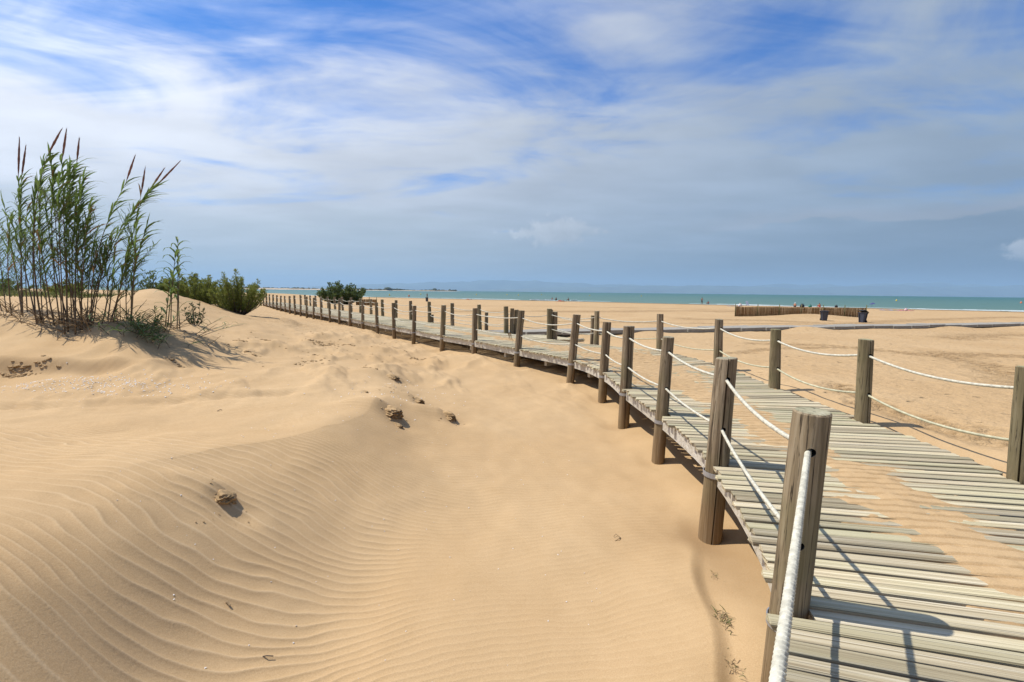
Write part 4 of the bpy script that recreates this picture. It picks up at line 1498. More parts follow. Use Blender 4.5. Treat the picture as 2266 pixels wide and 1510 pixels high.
def person(loc, rz, pose, sk, suit, hair, label, scale=1.0, top=None, cap=None):
    J = [Vector(p) for p in POSES[pose]['j']]
    me_ = bpy.data.meshes.new('person')
    me_.from_pydata(J, EDGES, [])
    root = link('person', me_, skin(sk))
    tag(root, label, 'person', 'bathers on the beach')
    md = root.modifiers.new('skin', 'SKIN')
    for i, r in enumerate(RADS):
        sv = me_.skin_vertices[0].data[i]
        sv.radius = (r, r * (.72 if i < 3 else 1))
        sv.use_root = (i == 0)
    md.use_smooth_shade = True
    sb = root.modifiers.new('sub', 'SUBSURF')
    sb.levels = 1
    sb.render_levels = 2
    root.location = loc
    root.rotation_euler = (0, 0, rz)
    root.scale = (scale,) * 3
    # hair or cap: a bowl over the crown
    mb_ = MB()
    hd, cr = J[4], J[5]
    ax = (cr - J[3]).normalized()
    c0 = hd.lerp(cr, .55)
    q = ax.to_track_quat('Z', 'Y').to_matrix()
    n_ = 10
    lv = [(-.35, .098), (.15, .105), (.6, .082), (.95, .035)]
    for h, r in lv:
        for k_ in range(n_):
            an = 2 * math.pi * k_ / n_
            mb_.v.append(tuple(c0 + q @ Vector((math.cos(an) * r, math.sin(an) * r - .012, h * .11 + .01))))
    for i in range(len(lv) - 1):
        for k_ in range(n_):
            mb_.f.append((i * n_ + k_, i * n_ + (k_ + 1) % n_, (i + 1) * n_ + (k_ + 1) % n_, (i + 1) * n_ + k_))
            mb_.m.append(0)
    mb_.f.append(tuple((len(lv) - 1) * n_ + k_ for k_ in range(n_)))
    mb_.m.append(0)
    mb_.build('cap' if cap else 'hair', cloth(cap) if cap else plain('hair', hair, .7), root, True)
    # trunks: a short skirt of cloth round the hips and upper thighs
    mb_ = MB()
    mb_.tube([J[0].lerp(J[1], .30), J[0].lerp(J[1], -.1)], [.165, .175], 12)
    for a_, k_ in ((14, 15), (18, 19)):
        mb_.tube([J[a_].lerp(J[k_], -.1), J[a_].lerp(J[k_], .35)], [.108, .10], 10)
    mb_.build('swimwear', cloth(suit), root, True)
    if top:
        mb_ = MB()
        mb_.tube([J[1], J[2].lerp(J[3], .15)], [.148, .165], 12)
        mb_.build('shirt', cloth(top), root, True)
    return root


def on(x, y):
    return (x, y, max(zg(x, y), -0.06))


BR = (.27, .125, .07)
OR = (.46, .19, .09)
DK = (.025, .02, .018)
person(on(47.0, 112.6), R(-60), 'stand', BR, (.10, .04, .035), DK, 'walking bather at the water edge with one arm held out', 1.0)
person(on(49.6, 114.6), R(30), 'sit', BR, (.05, .04, .05), DK, 'small seated bather just right of the walking one', 1.0, (.45, .08, .09))
person(on(54.2, 87.0), R(-35), 'sit', OR, (.04, .04, .05), DK, 'tanned bather in a white cap sitting behind the reed fence', 1.0, None, (.8, .8, .78))
person(on(64.6, 95.2), R(10), 'sit', OR, (.62, .03, .03), DK, 'tanned bather in red swimwear sitting by the water', 1.0)
person(on(12.4, 142.4), R(-20), 'sit', BR, (.03, .03, .04), DK, 'left of two dark figures sitting at the water near the white boats', 1.15)
person(on(13.8, 142.8), R(10), 'sit', BR, (.03, .03, .04), DK, 'right of two dark figures sitting at the water near the white boats', 1.15)
person(on(17.4, 139.6), R(70), 'sit', BR, (.05, .03, .03), DK, 'figure leaning back at the water beside the rightmost white boat', 1.15)
person(on(-29.5, 157.0), R(150), 'stand', BR, (.05, .05, .06), DK, 'lone bather standing at the water in the far distance', 1.0)
person(on(12.4, 116.0), R(100), 'lie', OR, (.60, .05, .08), DK, 'sunbather lying on a red towel on the sand', 1.1)
person(on(-11.5, 119.4), R(80), 'lie', OR, (.55, .12, .10), DK, 'sunbather lying on the sand left of the white boats', 1.0)


def towel(x, y, rz, w, l, col, label):
    mb_ = MB()
    n_ = 8
    z0 = zg(x, y) + .05
    for i in range(n_ + 1):
        for j in range(5):
            mb_.v.append((w * (j / 4 - .5), l * (i / n_ - .5), .02 * math.sin(i * 1.7 + j) + .015 * math.cos(j * 2.1)))
    for i in range(n_):
        for j in range(4):
            q = i * 5 + j
            mb_.f.append((q, q + 1, q + 6, q + 5))
            mb_.m.append(0)
    o_ = mb_.build('towel', cloth(col), None, True)
    sol = o_.modifiers.new('thick', 'SOLIDIFY')
    sol.thickness = .02
    o_.location = (x, y, z0)
    o_.rotation_euler = (0, 0, rz)
    tag(o_, label, 'towel', 'towels on the beach')


towel(12.4, 115.7, R(100), 1.2, 2.4, (.62, .10, .12), 'red towel under the sunbather by the white boats')
towel(58.6, 70.8, R(70), 1.0, 1.9, (.07, .13, .45), 'dark blue towel, leftmost of the row near the right edge')
towel(60.2, 71.0, R(70), 1.0, 1.9, (.10, .42, .55), 'turquoise towel between the dark blue and pink ones')
towel(60.4, 69.6, R(70), 1.0, 1.9, (.62, .10, .25), 'pink towel right of the turquoise one')
towel(41.2, 84.6, R(80), 1.1, 2.2, (.32, .36, .45), 'pale blue grey towel just left of the reed fence')


def bag(x, y, col, s, label, nm='beach_bag'):
    """soft bag: bulged body, two handles"""
    root = empty(nm, (x, y, zg(x, y)))
    tag(root, label, 'bag', 'bags on the beach')
    mb_ = MB()
    lv = [(0, .8), (.25, 1.05), (.6, 1.0), (.9, .75), (1.0, .5)]
    n_ = 10
    for h, r in lv:
        for k_ in range(n_):
            an = 2 * math.pi * k_ / n_
            mb_.v.append((math.cos(an) * r * .32 * s, math.sin(an) * r * .2 * s, h * .45 * s))
    for i in range(len(lv) - 1):
        for k_ in range(n_):
            mb_.f.append((i * n_ + k_, i * n_ + (k_ + 1) % n_, (i + 1) * n_ + (k_ + 1) % n_, (i + 1) * n_ + k_))
            mb_.m.append(0)
    mb_.f.append(tuple(reversed(range(n_))))
    mb_.f.append(tuple((len(lv) - 1) * n_ + k_ for k_ in range(n_)))
    mb_.m += [0, 0]
    mb_.build('body', cloth(col), root, True)
    for sg in (-1, 1):
        hb_ = MB()
        hb_.tube([(-.12 * s, sg * .08 * s, .43 * s), (-.08 * s, sg * .09 * s, .58 * s), (.08 * s, sg * .09 * s, .58 * s), (.12 * s, sg * .08 * s, .43 * s)], .015 * s, 6)
        hb_.build('handle', cloth(col), root, True)


bag(54.9, 85.9, (.03, .035, .05), 1.3, 'dark bag right of the bather in the white cap')
bag(57.4, 87.4, (.05, .22, .16), 1.0, 'small green bag between the two tanned bathers')
bag(69.0, 96.6, (.03, .03, .035), 1.0, 'small black bag right of the bather in red')
bag(42.4, 84.4, (.74, .66, .60), 1.1, 'white bag behind the left end of the reed fence')
bag(59.6, 68.6, (.72, .45, .47), .75, 'pink and white bag, rightmost of the towels')


def folded_chair(x, y, label):
    """striped deck chair seen from behind: frame legs, slung cloth in bands"""
    root = empty('deck_chair', (x, y, zg(x, y)), R(15))
    tag(root, label, 'chair')
    for sx_ in (-.28, .28):
        fb = MB()
        fb.tube([(sx_, -.25, 0), (sx_, .22, .92)], .018, 6)
        fb.build('leg', M['steel'], root)
        fb = MB()
        fb.tube([(sx_, .35, 0), (sx_, -.2, .42)], .018, 6)
        fb.build('leg', M['steel'], root)
    for k_ in range(7):
        f0, f1 = k_ / 7, (k_ + 1) / 7 - .004
        cb = MB()
        p = lambda f: (-.1 + .32 * f, .28 + .68 * f)
        (y0, z0), (y1, z1) = p(f0), p(f1)
        for dy in (0,):
            cb.face([(-.27, y0, z0), (.27, y0, z0), (.27, y1, z1), (-.27, y1, z1)])
            cb.face([(-.27, y1 + .012, z1), (.27, y1 + .012, z1), (.27, y0 + .012, z0), (-.27, y0 + .012, z0)])
        cb.build('cloth_band', cloth((.12, .2, .36) if k_ % 2 else (.7, .72, .75)), root)


folded_chair(45.9, 88.6, 'blue and white striped deck chair behind the reed fence')


def parasol(x, y, label):
    root = empty('beach_parasol', (x, y, max(zg(x, y), 0)))
    tag(root, label, 'parasol')
    pb = MB()
    pb.tube([(0, 0, -.2), (.25, 0, 1.0)], .02, 6)
    pb.build('pole', M['steel'], root)
    cb = MB()
    n_ = 8
    cb.v.append((.28, 0, 1.12))
    for k_ in range(n_):
        an = 2 * math.pi * k_ / n_
        cb.v.append((.2 + math.cos(an) * .55, math.sin(an) * .55, .82 + .12 * math.cos(an)))
    for k_ in range(n_):
        cb.f.append((0, 1 + k_, 1 + (k_ + 1) % n_))
        cb.m.append(0)
    co = cb.build('canopy', cloth((.05, .05, .16)), root)
    sol = co.modifiers.new('thick', 'SOLIDIFY')
    sol.thickness = .015


parasol(78.0, 98.6, 'small dark blue parasol by the water right of the fence')


def boat(x, y, rz, s, label):
    """white sit-on-top rental boat: pointed hull with a cockpit well"""
    root = empty('sit_on_boat', (x, y, max(zg(x, y), 0) + .01), rz)
    root.scale = (1.25, 1.6, 1.5)
    tag(root, label, 'boat', 'white boats drawn up at the water')
    st_ = [(-1.7, .12, .34), (-1.4, .30, .30), (-.7, .40, .27), (0, .42, .26), (.7, .40, .28), (1.3, .26, .33), (1.75, .05, .42)]
    mb_ = MB()
    for x_, w_, t_ in st_:
        for yy, zz in ((-w_, t_), (-w_ * .8, t_ * .4), (0, 0.0 + max(0, abs(x_) - 1.2) * .15), (w_ * .8, t_ * .4), (w_, t_), (w_ * .55, t_ - .02), (w_ * .45, t_ - .12 if abs(x_) < 1.2 else t_), (-w_ * .45, t_ - .12 if abs(x_) < 1.2 else t_), (-w_ * .55, t_ - .02)):
            mb_.v.append((x_ * s, yy * s, zz * s))
    n_ = 9
    for i in range(len(st_) - 1):
        for k_ in range(n_):
            mb_.f.append((i * n_ + k_, (i + 1) * n_ + k_, (i + 1) * n_ + (k_ + 1) % n_, i * n_ + (k_ + 1) % n_))
            mb_.m.append(0)
    mb_.f.append(tuple(range(n_)))
    mb_.f.append(tuple(reversed(range((len(st_) - 1) * n_, len(st_) * n_))))
    mb_.m += [0, 0]
    mb_.build('hull', plain('white_gelcoat', (.82, .83, .84), .4, 0, .03), root, True)
    sb_ = MB()
    sb_.box((-.35 * s, 0, .33 * s), (.06 * s, .42 * s, .22 * s), Matrix.Rotation(-.3, 3, 'Y'))
    sb_.build('seat_back', cloth((.55, .56, .58)), root)


boat(6.6, 138.0, R(4), .62, 'leftmost white boat drawn up at the water edge')
boat(8.9, 138.4, R(-3), .50, 'second white boat from the left at the water edge')
boat(11.3, 138.9, R(2), .62, 'third white boat, beside the two seated figures')
boat(18.6, 137.9, R(12), .50, 'rightmost white boat at the water edge')

# ------------------------------------------------------------------ swimming-area buoys
BUOY_Y = plain('yellow_buoy', (.75, .50, .04), .5)
BUOY_O = plain('orange_buoy', (.75, .16, .05), .5)
bme = {}
for key, mt_ in (('y', BUOY_Y), ('o', BUOY_O)):
    mb = MB()
    prof_ = [(.02, -.35), (.30, -.2), (.42, .1), (.38, .42), (.22, .72), (.08, .86), (.05, 1.0)]
    for r_, z_ in prof_:
        for k in range(10):
            mb.v.append((math.cos(k * .6283) * r_, math.sin(k * .6283) * r_, z_))
    for i in range(len(prof_) - 1):
        for k in range(10):
            mb.f.append((i * 10 + k, i * 10 + (k + 1) % 10, (i + 1) * 10 + (k + 1) % 10, (i + 1) * 10 + k))
            mb.m.append(0)
    mb.f.append(tuple(range(60, 70)))
    mb.m.append(0)
    bme[key] = mb.mesh('buoy', mt_, True)
for i, (x, y, key) in enumerate([(-59, 218, 'y'), (-44, 193, 'o'), (-58, 287, 'y'), (-24, 301, 'y'), (-4, 331, 'y'), (4, 303, 'y'), (24, 374, 'y'), (57, 335, 'y'), (99, 349, 'y'), (197, 233, 'y'), (223, 199, 'o')]):
    o = link('buoy', bme[key])
    o.location = (x, y, 0)
    o.scale = (.85,) * 3
    o.rotation_euler = (R(6), R(-5), i)
    lb = '%s buoy floating off the beach, %s from the left' % ('orange' if key == 'o' else 'yellow', ORD[i])
    tag(o, lb, 'buoy', 'buoys off the beach')

# ------------------------------------------------------------------ giant reeds
CANES = [
((-11.42,10.52,2.1),(-11.31,10.54,3.58),(-11.24,10.57,4.98),(-11.11,10.57,5.92)),
((-11.56,10.61,2.09),(-11.43,10.66,3.59),(-11.34,10.73,5.02),(-11.17,10.75,5.8)),
((-10.73,10.29,2.01),(-10.51,10.08,3.73),(-9.73,9.77,5.3),(-9.32,9.71,5.82)),
((-10.95,10.36,2.11),(-11.01,10.52,3.58),(-11.02,10.76,4.95),None),
((-9.91,10.03,1.97),(-9.67,9.9,3.53),(-9.38,9.71,5.16),(-9.19,9.68,5.81)),
((-10.36,10.55,1.86),(-10.57,10.53,3.18),(-10.6,10.51,4.7),None),
((-9.9,10.44,1.79),(-10.18,10.42,3.34),(-9.73,10.41,5.31),(-9.61,10.4,5.86)),
((-9.79,10.3,1.8),(-9.65,10.13,3.16),(-9.1,9.88,4.92),None),
((-9.69,10.29,1.76),(-9.25,10.47,3.43),(-8.33,10.74,4.85),(-7.68,10.78,5.5)),
((-9.58,10.22,1.76),(-9.19,10.33,3.18),(-8.24,10.51,4.77),(-7.87,10.53,5.27)),
((-9.59,10.32,1.76),(-9.23,10.11,3.17),(-8.16,9.8,4.78),(-7.88,9.74,5.3)),
((-9.31,10.38,1.8),(-8.88,10.42,2.95),(-8.42,10.49,4.64),(-8.28,10.5,5.27)),
((-8.54,10.06,1.95),(-8.17,9.84,2.97),(-7.74,9.5,4.02),None),
((-8.81,10.46,1.92),(-8.71,10.44,2.79),(-8.27,10.42,4.0),None),
((-12.14,10.85,2.16),(-12.38,11.04,2.98),(-12.67,11.31,4.08),None),
((-11.78,10.85,2.08),(-12.05,11.05,3.2),(-12.49,11.36,4.6),None),
((-10.67,10.13,2.08),(-10.99,10.27,3.16),(-11.41,10.49,4.13),None),
((-10.59,10.16,2.02),(-10.67,10.37,3.96),(-10.75,10.68,5.37),None),
((-10.5,10.47,1.96),(-10.31,10.27,3.56),(-9.83,9.98,5.04),None),
((-9.9,9.95,1.98),(-9.69,9.81,3.52),(-9.36,9.61,4.85),None),
((-10.28,10.53,1.86),(-10.16,10.5,3.59),(-9.93,10.45,5.16),None),
((-9.97,10.29,1.84),(-9.83,10.19,3.17),(-9.4,10.05,4.62),None),
((-10.36,10.21,2.0),(-10.41,10.15,2.96),(-10.37,10.07,4.08),None),
((-9.66,10.1,1.81),(-9.59,10.14,2.97),(-9.43,10.2,4.11),None),
((-9.7,10.26,1.76),(-9.69,10.45,2.98),(-9.71,10.74,3.86),None),
((-9.64,10.33,1.75),(-9.52,10.53,2.86),(-9.46,10.84,3.88),None),
((-9.42,10.45,1.79),(-9.43,10.69,2.58),(-9.59,11.04,3.39),None),
((-9.18,10.32,1.8),(-8.82,10.16,2.46),(-8.39,9.92,3.24),None),
((-10.77,10.45,2.0),(-11.01,10.68,2.77),(-11.54,11.01,3.88),None),
((-11.79,10.98,2.05),(-11.75,11.02,3.2),(-11.62,11.07,4.47),None),
((-10.34,10.35,1.95),(-10.13,10.21,3.95),(-9.9,10.0,5.31),None),
((-10.32,10.43,1.95),(-10.14,10.47,3.98),(-10.0,10.52,5.34),None),
((-11.7,10.55,2.13),(-11.43,10.34,3.16),(-10.91,10.03,4.07),None),
((-12.35,10.95,2.14),(-12.7,11.18,2.98),(-13.07,11.54,4.45),None),
((-9.64,9.91,1.86),(-9.58,10.06,3.55),(-9.55,10.27,4.82),None),
((-9.74,10.14,1.85),(-9.4,9.97,2.96),(-8.88,9.72,4.33),None),
((-9.25,10.06,1.78),(-9.07,10.18,2.58),(-9.34,10.38,3.34),None),
((-8.94,10.46,1.92),(-8.7,10.24,2.78),(-8.28,9.91,3.55),None)]
YOUNG = [
((-8.22,11.02,1.5),(-8.11,11.02,2.68),(-8.04,11.02,3.67)),
((-8.28,10.91,1.55),(-8.19,10.91,2.46),(-8.03,10.91,3.4)),
((-8.47,11.04,1.58),(-8.33,11.04,2.33),(-8.22,11.04,2.9)),
((-8.47,10.97,1.63),(-8.37,10.97,2.16),(-8.26,10.97,2.81)),
((-8.17,11.08,1.5),(-8.17,11.08,2.16),(-8.09,11.08,2.99))]
WIND = Vector((0.93, -0.2, 0.12))


def blade(mb_, p, d0, d1, ln, wd, seg=4, roll=None):
    """one long leaf: starts along d0, bends over towards d1, keeled in the middle, tapering"""
    side = d0.cross(Vector((0, 0, 1)))
    if side.length < .05:
        side = Vector((1, 0, 0))
    side.normalize()
    if roll is not None:
        side = Matrix.Rotation(roll, 3, d0) @ side
    i0 = len(mb_.v)
    q = Vector(p)
    wid = [.45, 1.0, .9, .55, 0.02]
    for i in range(seg + 1):
        f = i / seg
        d = d0.lerp(d1, f).normalized()
        w_ = wd * wid[min(i, 4)] * .5
        nrm = side.cross(d).normalized()
        mb_.v += [tuple(q - side * w_ + nrm * w_ * .35), tuple(q), tuple(q + side * w_ + nrm * w_ * .35)]
        q = q + d * (ln / seg)
    for i in range(seg):
        a = i0 + i * 3
        mb_.f += [(a, a + 1, a + 4, a + 3), (a + 1, a + 2, a + 5, a + 4)]
        mb_.m += [0, 0]


def bez(a, b_, c, f):
    return a * (1 - f) ** 2 + b_ * (2 * f * (1 - f)) + c * f * f


def cane(root, rp, spec, pr_, leafy=1.0, big=False):
    a, b_, c = (Vector(v) for v in spec[:3])
    b_ = b_ * 2 - (a + c) * .5            # the middle point lies on the curve
    a = Vector((a.x, a.y, min(a.z, zg(a.x, a.y)) - .15))
    pts = [bez(a, b_, c, i / 12) - rp for i in range(13)]
    thick = pr_.uniform(.011, .018)
    stb = MB()
    stb.tube(pts, [thick * (1 - .75 * i / 12) for i in range(13)], 6)
    H_ = (c - a).length
    stalk = stb.build('cane', M['reed_stem'], root, True)
    lb_, dry_ = MB(), MB()
    n_ = int(32 * leafy * H_ / 3 * pr_.uniform(.45, 1.25))
    for k_ in range(n_):
        f = .36 + .64 * ((k_ + pr_.random()) / n_) ** .72
        p = bez(a, b_, c, min(f, 1)) - rp
        up = (bez(a, b_, c, min(f + .03, 1.03)) - bez(a, b_, c, f)).normalized()
        an = pr_.uniform(0, 6.283)
        out = Vector((math.cos(an), math.sin(an) * .9, 0))
        out = (out + WIND * (1.3 if f > .6 else .4)).normalized()
        d0 = (up * pr_.uniform(.7, 1.3) + out * pr_.uniform(.5, .9)).normalized()
        d1 = (out * pr_.uniform(.7, 1.1) + WIND * pr_.uniform(.5, 1.1) + Vector((0, pr_.gauss(0, .3), pr_.uniform(-1.3, .4)))).normalized()
        ln = pr_.uniform(.20, .55) * (1.15 - .35 * abs(f - .75))
        blade(dry_ if pr_.random() < (.22 if f < .55 else .05) else lb_, p, d0, d1, ln, pr_.uniform(.026, .040), 4, pr_.uniform(-.5, .5))
    # thin side shoots with small leaves lower down on old canes
    if not big:
        sh_ = MB()
        for k_ in range(pr_.randint(4, 8)):
            f = pr_.uniform(.22, .75)
            p = bez(a, b_, c, f) - rp
            an = pr_.uniform(0, 6.283)
            d = Vector((math.cos(an) * .55 + .2, math.sin(an) * .5, .95)).normalized()
            L2 = pr_.uniform(.35, .8)
            q = p + d * L2
            sh_.tube([p, p + d * L2 * .5 + Vector((0, 0, .02)), q], [.005, .004, .002], 4, False)
            for j in range(9):
                g_ = .2 + .8 * j / 9
                pp = p.lerp(q, g_)
                an2 = pr_.uniform(0, 6.283)
                o2 = Vector((math.cos(an2), math.sin(an2), .25))
                blade(lb_, pp, (d + o2 * .7).normalized(), (o2 * .5 + WIND * pr_.uniform(.3, 1.0) + Vector((0, 0, pr_.uniform(-.6, .3)))).normalized(), pr_.uniform(.12, .26), pr_.uniform(.012, .019), 3, pr_.uniform(-.6, .6))
        tag(sh_.build('side_shoots', M['reed_stem'], stalk, True), None, None, None, 'stuff')
    if dry_.v:
        tag(dry_.build('dry_leaves', M['reed_dry'], stalk), None, None, None, 'stuff')
    if lb_.v:
        lo = lb_.build('leaves', M['reed_leaf'], stalk)
        tag(lo, None, None, None, 'stuff')
    if len(spec) > 3 and spec[3]:
        t_ = Vector(spec[3]) - rp
        c0 = c - rp
        pb = MB()
        L3 = (t_ - c0).length
        pp = [c0.lerp(t_, i / 14) for i in range(15)]
        rr_ = []
        for i in range(15):
            f = i / 14
            rr_.append((.005) + (.014 * math.sin(math.pi * ((f - .12) / .88) ** .85) if f > .12 else 0))
        ph = pr_.uniform(0, 6)
        pb.tube(pp, rr_, 8, True, 0, lambda i, an: 1 + .12 * math.sin(an * 2 + i * 1.9 + ph))
        dv = (t_ - c0).normalized()
        for k_ in range(90):
            f = pr_.uniform(.16, .98)
            p = c0.lerp(t_, f)
            an = pr_.uniform(0, 6.283)
            sd = Vector((math.cos(an), math.sin(an), 0))
            e = (dv * 1.0 + sd * .16).normalized() * pr_.uniform(.05, .10)
            r_ = .012 * math.sin(math.pi * (f - .12) / .88) + .003
            p = p + sd * r_ * .6
            pb.face([p, p + sd.cross(dv) * .006, p + e])
        pb.build('plume', M['plume'], stalk)


def clump(idx, base, label, seed, leafy=1.0, litter=40):
    pr_ = random.Random(seed)
    rp = Vector((base[0], base[1], zg(*base)))
    root = empty('giant_reed', rp)
    tag(root, label, 'reeds', 'giant reeds on the dune')
    for i in idx:
        cane(root, rp, CANES[i], pr_, leafy)
    # dead basal stalks and sheaths
    lt = MB()
    for k_ in range(litter):
        s_ = CANES[pr_.choice(idx)][0]
        x, y = s_[0] + pr_.gauss(0, .22), s_[1] + pr_.gauss(0, .15)
        p = Vector((x, y, zg(x, y) - .03)) - rp
        an = pr_.uniform(0, 6.283)
        d = Vector((math.cos(an), math.sin(an), pr_.uniform(.15, 1.6))).normalized()
        L2 = pr_.uniform(.2, .8)
        lt.tube([p, p + d * L2 * .5, p + d * L2 + Vector((0, 0, -.05))], [.009, .007, .004], 4)
        blade(lt, p + d * L2 * .5, d, (d + Vector((0, 0, -1.2))).normalized(), pr_.uniform(.15, .35), .018, 3)
    lo = lt.build('dead_stalks', M['reed_dry'], root)
    tag(lo, None, None, None, 'stuff')


clump([0, 1, 14, 15, 29, 32, 33, 16, 28], (-11.6, 10.7), 'left clump of tall giant reeds with two upright brown plumes', 51, .95, 30)
clump([2, 3, 17, 5, 18, 22, 30, 4, 19, 20, 31, 6, 7, 21, 23, 34], (-10.1, 10.3), 'dense middle clump of tall giant reeds, highest of the reeds', 52, 1.1, 90)
clump([8, 9, 10, 11, 12, 13, 24, 25, 26, 27, 35, 36, 37], (-9.4, 10.3), 'right clump of giant reeds bent over to the right by the wind', 53, 1.15, 60)

# the young stand by itself with broad arching leaves
pr = random.Random(60)
rp = Vector((-8.3, 11.0, zg(-8.3, 11.0)))
root = empty('young_reed', rp)
tag(root, 'short young reed stand with broad drooping leaves, apart from the tall ones', 'reeds', 'giant reeds on the dune')
for i, spc in enumerate(YOUNG):
    a, b_, c = (Vector(v) for v in spc)
    b_ = b_ * 2 - (a + c) * .5
    a.z = min(a.z, zg(a.x, a.y)) - .1
    stb = MB()
    stb.tube([bez(a, b_, c, k / 8) - rp for k in range(9)], [.013 * (1 - .6 * k / 8) for k in range(9)], 6)
    stalk = stb.build('cane', M['reed_stem'], root, True)
    nl = 13 if i < 2 else 7
    for k in range(nl):
        f = (.45 if i < 2 else .35) + (.55 if i < 2 else .65) * k / (nl - 1)
        p = bez(a, b_, c, f) - rp
        an = pr.uniform(-1.1, 1.1) if k % 2 else pr.uniform(2.0, 4.2)
        out = Vector((math.cos(an), math.sin(an), 0))
        lb2 = MB()
        blade(lb2, p, (out * .6 + Vector((0, 0, .9))).normalized(), (out * .75 + WIND * .45 + Vector((0, 0, -1.15))).normalized(), pr.uniform(.34, .58), pr.uniform(.045, .065), 4, pr.uniform(-.3, .3))
        lb2.build('leaf', M['reed_leaf'], stalk)
lt = MB()
for k in range(46):
    x, y = -8.35 + pr.gauss(0, .45), 10.95 + pr.gauss(0, .25)
    p = Vector((x, y, zg(x, y) - .02)) - rp
    an = pr.uniform(0, 6.283)
    d = Vector((math.cos(an), math.sin(an), pr.uniform(.05, .9))).normalized()
    L2 = pr.uniform(.2, .6)
    lt.tube([p, p + d * L2], [.009, .005], 4)
tag(lt.build('dead_stalks', M['reed_dry'], root), None, None, None, 'stuff')

# sprawling leafy shoots on the dune shoulder, and a bent shoot to the right


def sprawl(name, base, n_, spread, h, label, seed, dirv=(0.5, -0.6)):
    pr_ = random.Random(seed)
    rp_ = Vector((base[0], base[1], zg(*base)))
    root_ = empty(name, rp_)
    tag(root_, label, 'reeds', 'giant reeds on the dune')
    lf = MB()
    st_ = MB()
    for k_ in range(n_):
        x, y = base[0] + pr_.gauss(0, spread) + 0, base[1] + pr_.gauss(0, spread * .5)
        p = Vector((x, y, zg(x, y))) - rp_
        d = Vector((dirv[0] + pr_.gauss(0, .5), dirv[1] + pr_.gauss(0, .4), pr_.uniform(.2, .9))).normalized()
        L2 = pr_.uniform(.25, .6) * h
        q = p + d * L2
        st_.tube([p, p.lerp(q, .5) + Vector((0, 0, .04)), q], [.007, .006, .003], 4)
        for j in range(8):
            pp = p.lerp(q, .2 + .8 * j / 8) + Vector((0, 0, .03))
            an = pr_.uniform(0, 6.283)
            o2 = Vector((math.cos(an), math.sin(an), .35))
            blade(lf, pp, (d * .6 + o2).normalized(), (o2 * .6 + WIND * .5 + Vector((0, 0, -.7))).normalized(), pr_.uniform(.18, .36), pr_.uniform(.018, .028), 4, pr_.uniform(-.4, .4))
    tag(st_.build('shoots', M['reed_stem'], root_), None, None, None, 'stuff')
    tag(lf.build('leaves', M['reed_leaf'], root_), None, None, None, 'stuff')


sprawl('sprawling_reed', (-7.95, 9.75), 30, .34, 1.0, 'low sprawling green reed shoots on the shaded dune shoulder', 71)
sprawl('sprawling_reed', (-8.25, 10.25), 12, .22, 1.0, 'small tuft of reed leaves between tall clump and sprawling shoots', 72, (.2, -.3))
sprawl('bent_reed', (-7.75, 11.0), 3, .05, 2.0, 'single reed shoot bent over to the right beside the young stand', 73, (1.6, 0.0))


# ------------------------------------------------------------------ shrubs
def shrub(name, base, w, d, h, n_st, n_tw, mat, label, cat, seed, group=None, leaf=.07, up=.75, z0=None, wisp=.12):
    """many-stemmed feathery bush: stems fan out, twigs carry sprays of scale leaves, a few wisps stand proud"""
    pr_ = random.Random(seed)
    zb = zg(*base) if z0 is None else z0
    rp_ = Vector((base[0], base[1], zb))
    root_ = empty(name, rp_)
    tag(root_, label, cat, group)
    tr = MB()
    V_, F_ = [], []
    for k_ in range(n_st):
        an = 2 * math.pi * (k_ + pr_.random()) / n_st
        rr_ = math.sqrt(pr_.random())
        tip = Vector((math.cos(an) * rr_ * w / 2, math.sin(an) * rr_ * d / 2, h * (1 - .45 * rr_ ** 2) * pr_.uniform(.72, 1.0)))
        if pr_.random() < wisp:
            tip.z *= pr_.uniform(1.15, 1.4)
        b0 = Vector((tip.x * .18, tip.y * .18, -.1))
        mid = b0.lerp(tip, .5) + Vector((tip.x * .12, tip.y * .12, -.05 * h))
        tr.tube([b0, mid, tip], [.012 * h + .006, .007 * h + .003, .003], 5, False)
        for j in range(n_tw):
            f = .18 + .85 * pr_.random()
            c = (b0.lerp(mid, f * 2) if f < .5 else mid.lerp(tip, min(1, f * 2 - 1)))
            rad = .125 * h * (1.2 - .8 * f)
            dirt = Vector((pr_.gauss(0, 1), pr_.gauss(0, 1), pr_.uniform(.1, 1.6) * up)).normalized()
            e = c + dirt * rad * pr_.uniform(.5, 1.3)
            if e.z < .03 * h:
                e.z = .03 * h + pr_.random() * .05
            for q in range(5):
                g_ = .35 + .65 * q / 4
                pp = c.lerp(e, g_)
                dd = (dirt + Vector((pr_.gauss(0, .45), pr_.gauss(0, .45), pr_.uniform(0, .7)))).normalized()
                L2 = leaf * pr_.uniform(.7, 1.5)
                sd = dd.cross(Vector((pr_.gauss(0, 1), pr_.gauss(0, 1), pr_.gauss(0, 1)))).normalized() * L2 * .16
                i0 = len(V_)
                V_ += [tuple(pp - sd * .5), tuple(pp + dd * L2 * .5 - sd), tuple(pp + dd * L2), tuple(pp + dd * L2 * .5 + sd)]
                F_.append((i0, i0 + 1, i0 + 2, i0 + 3))
    tr.build('trunk', M['bark'], root_)
    me_ = bpy.data.meshes.new('crown')
    me_.from_pydata(V_, [], F_)
    me_.materials.append(mat)
    cr = link('crown', me_, None, root_)
    tag(cr, None, None, None, 'stuff')


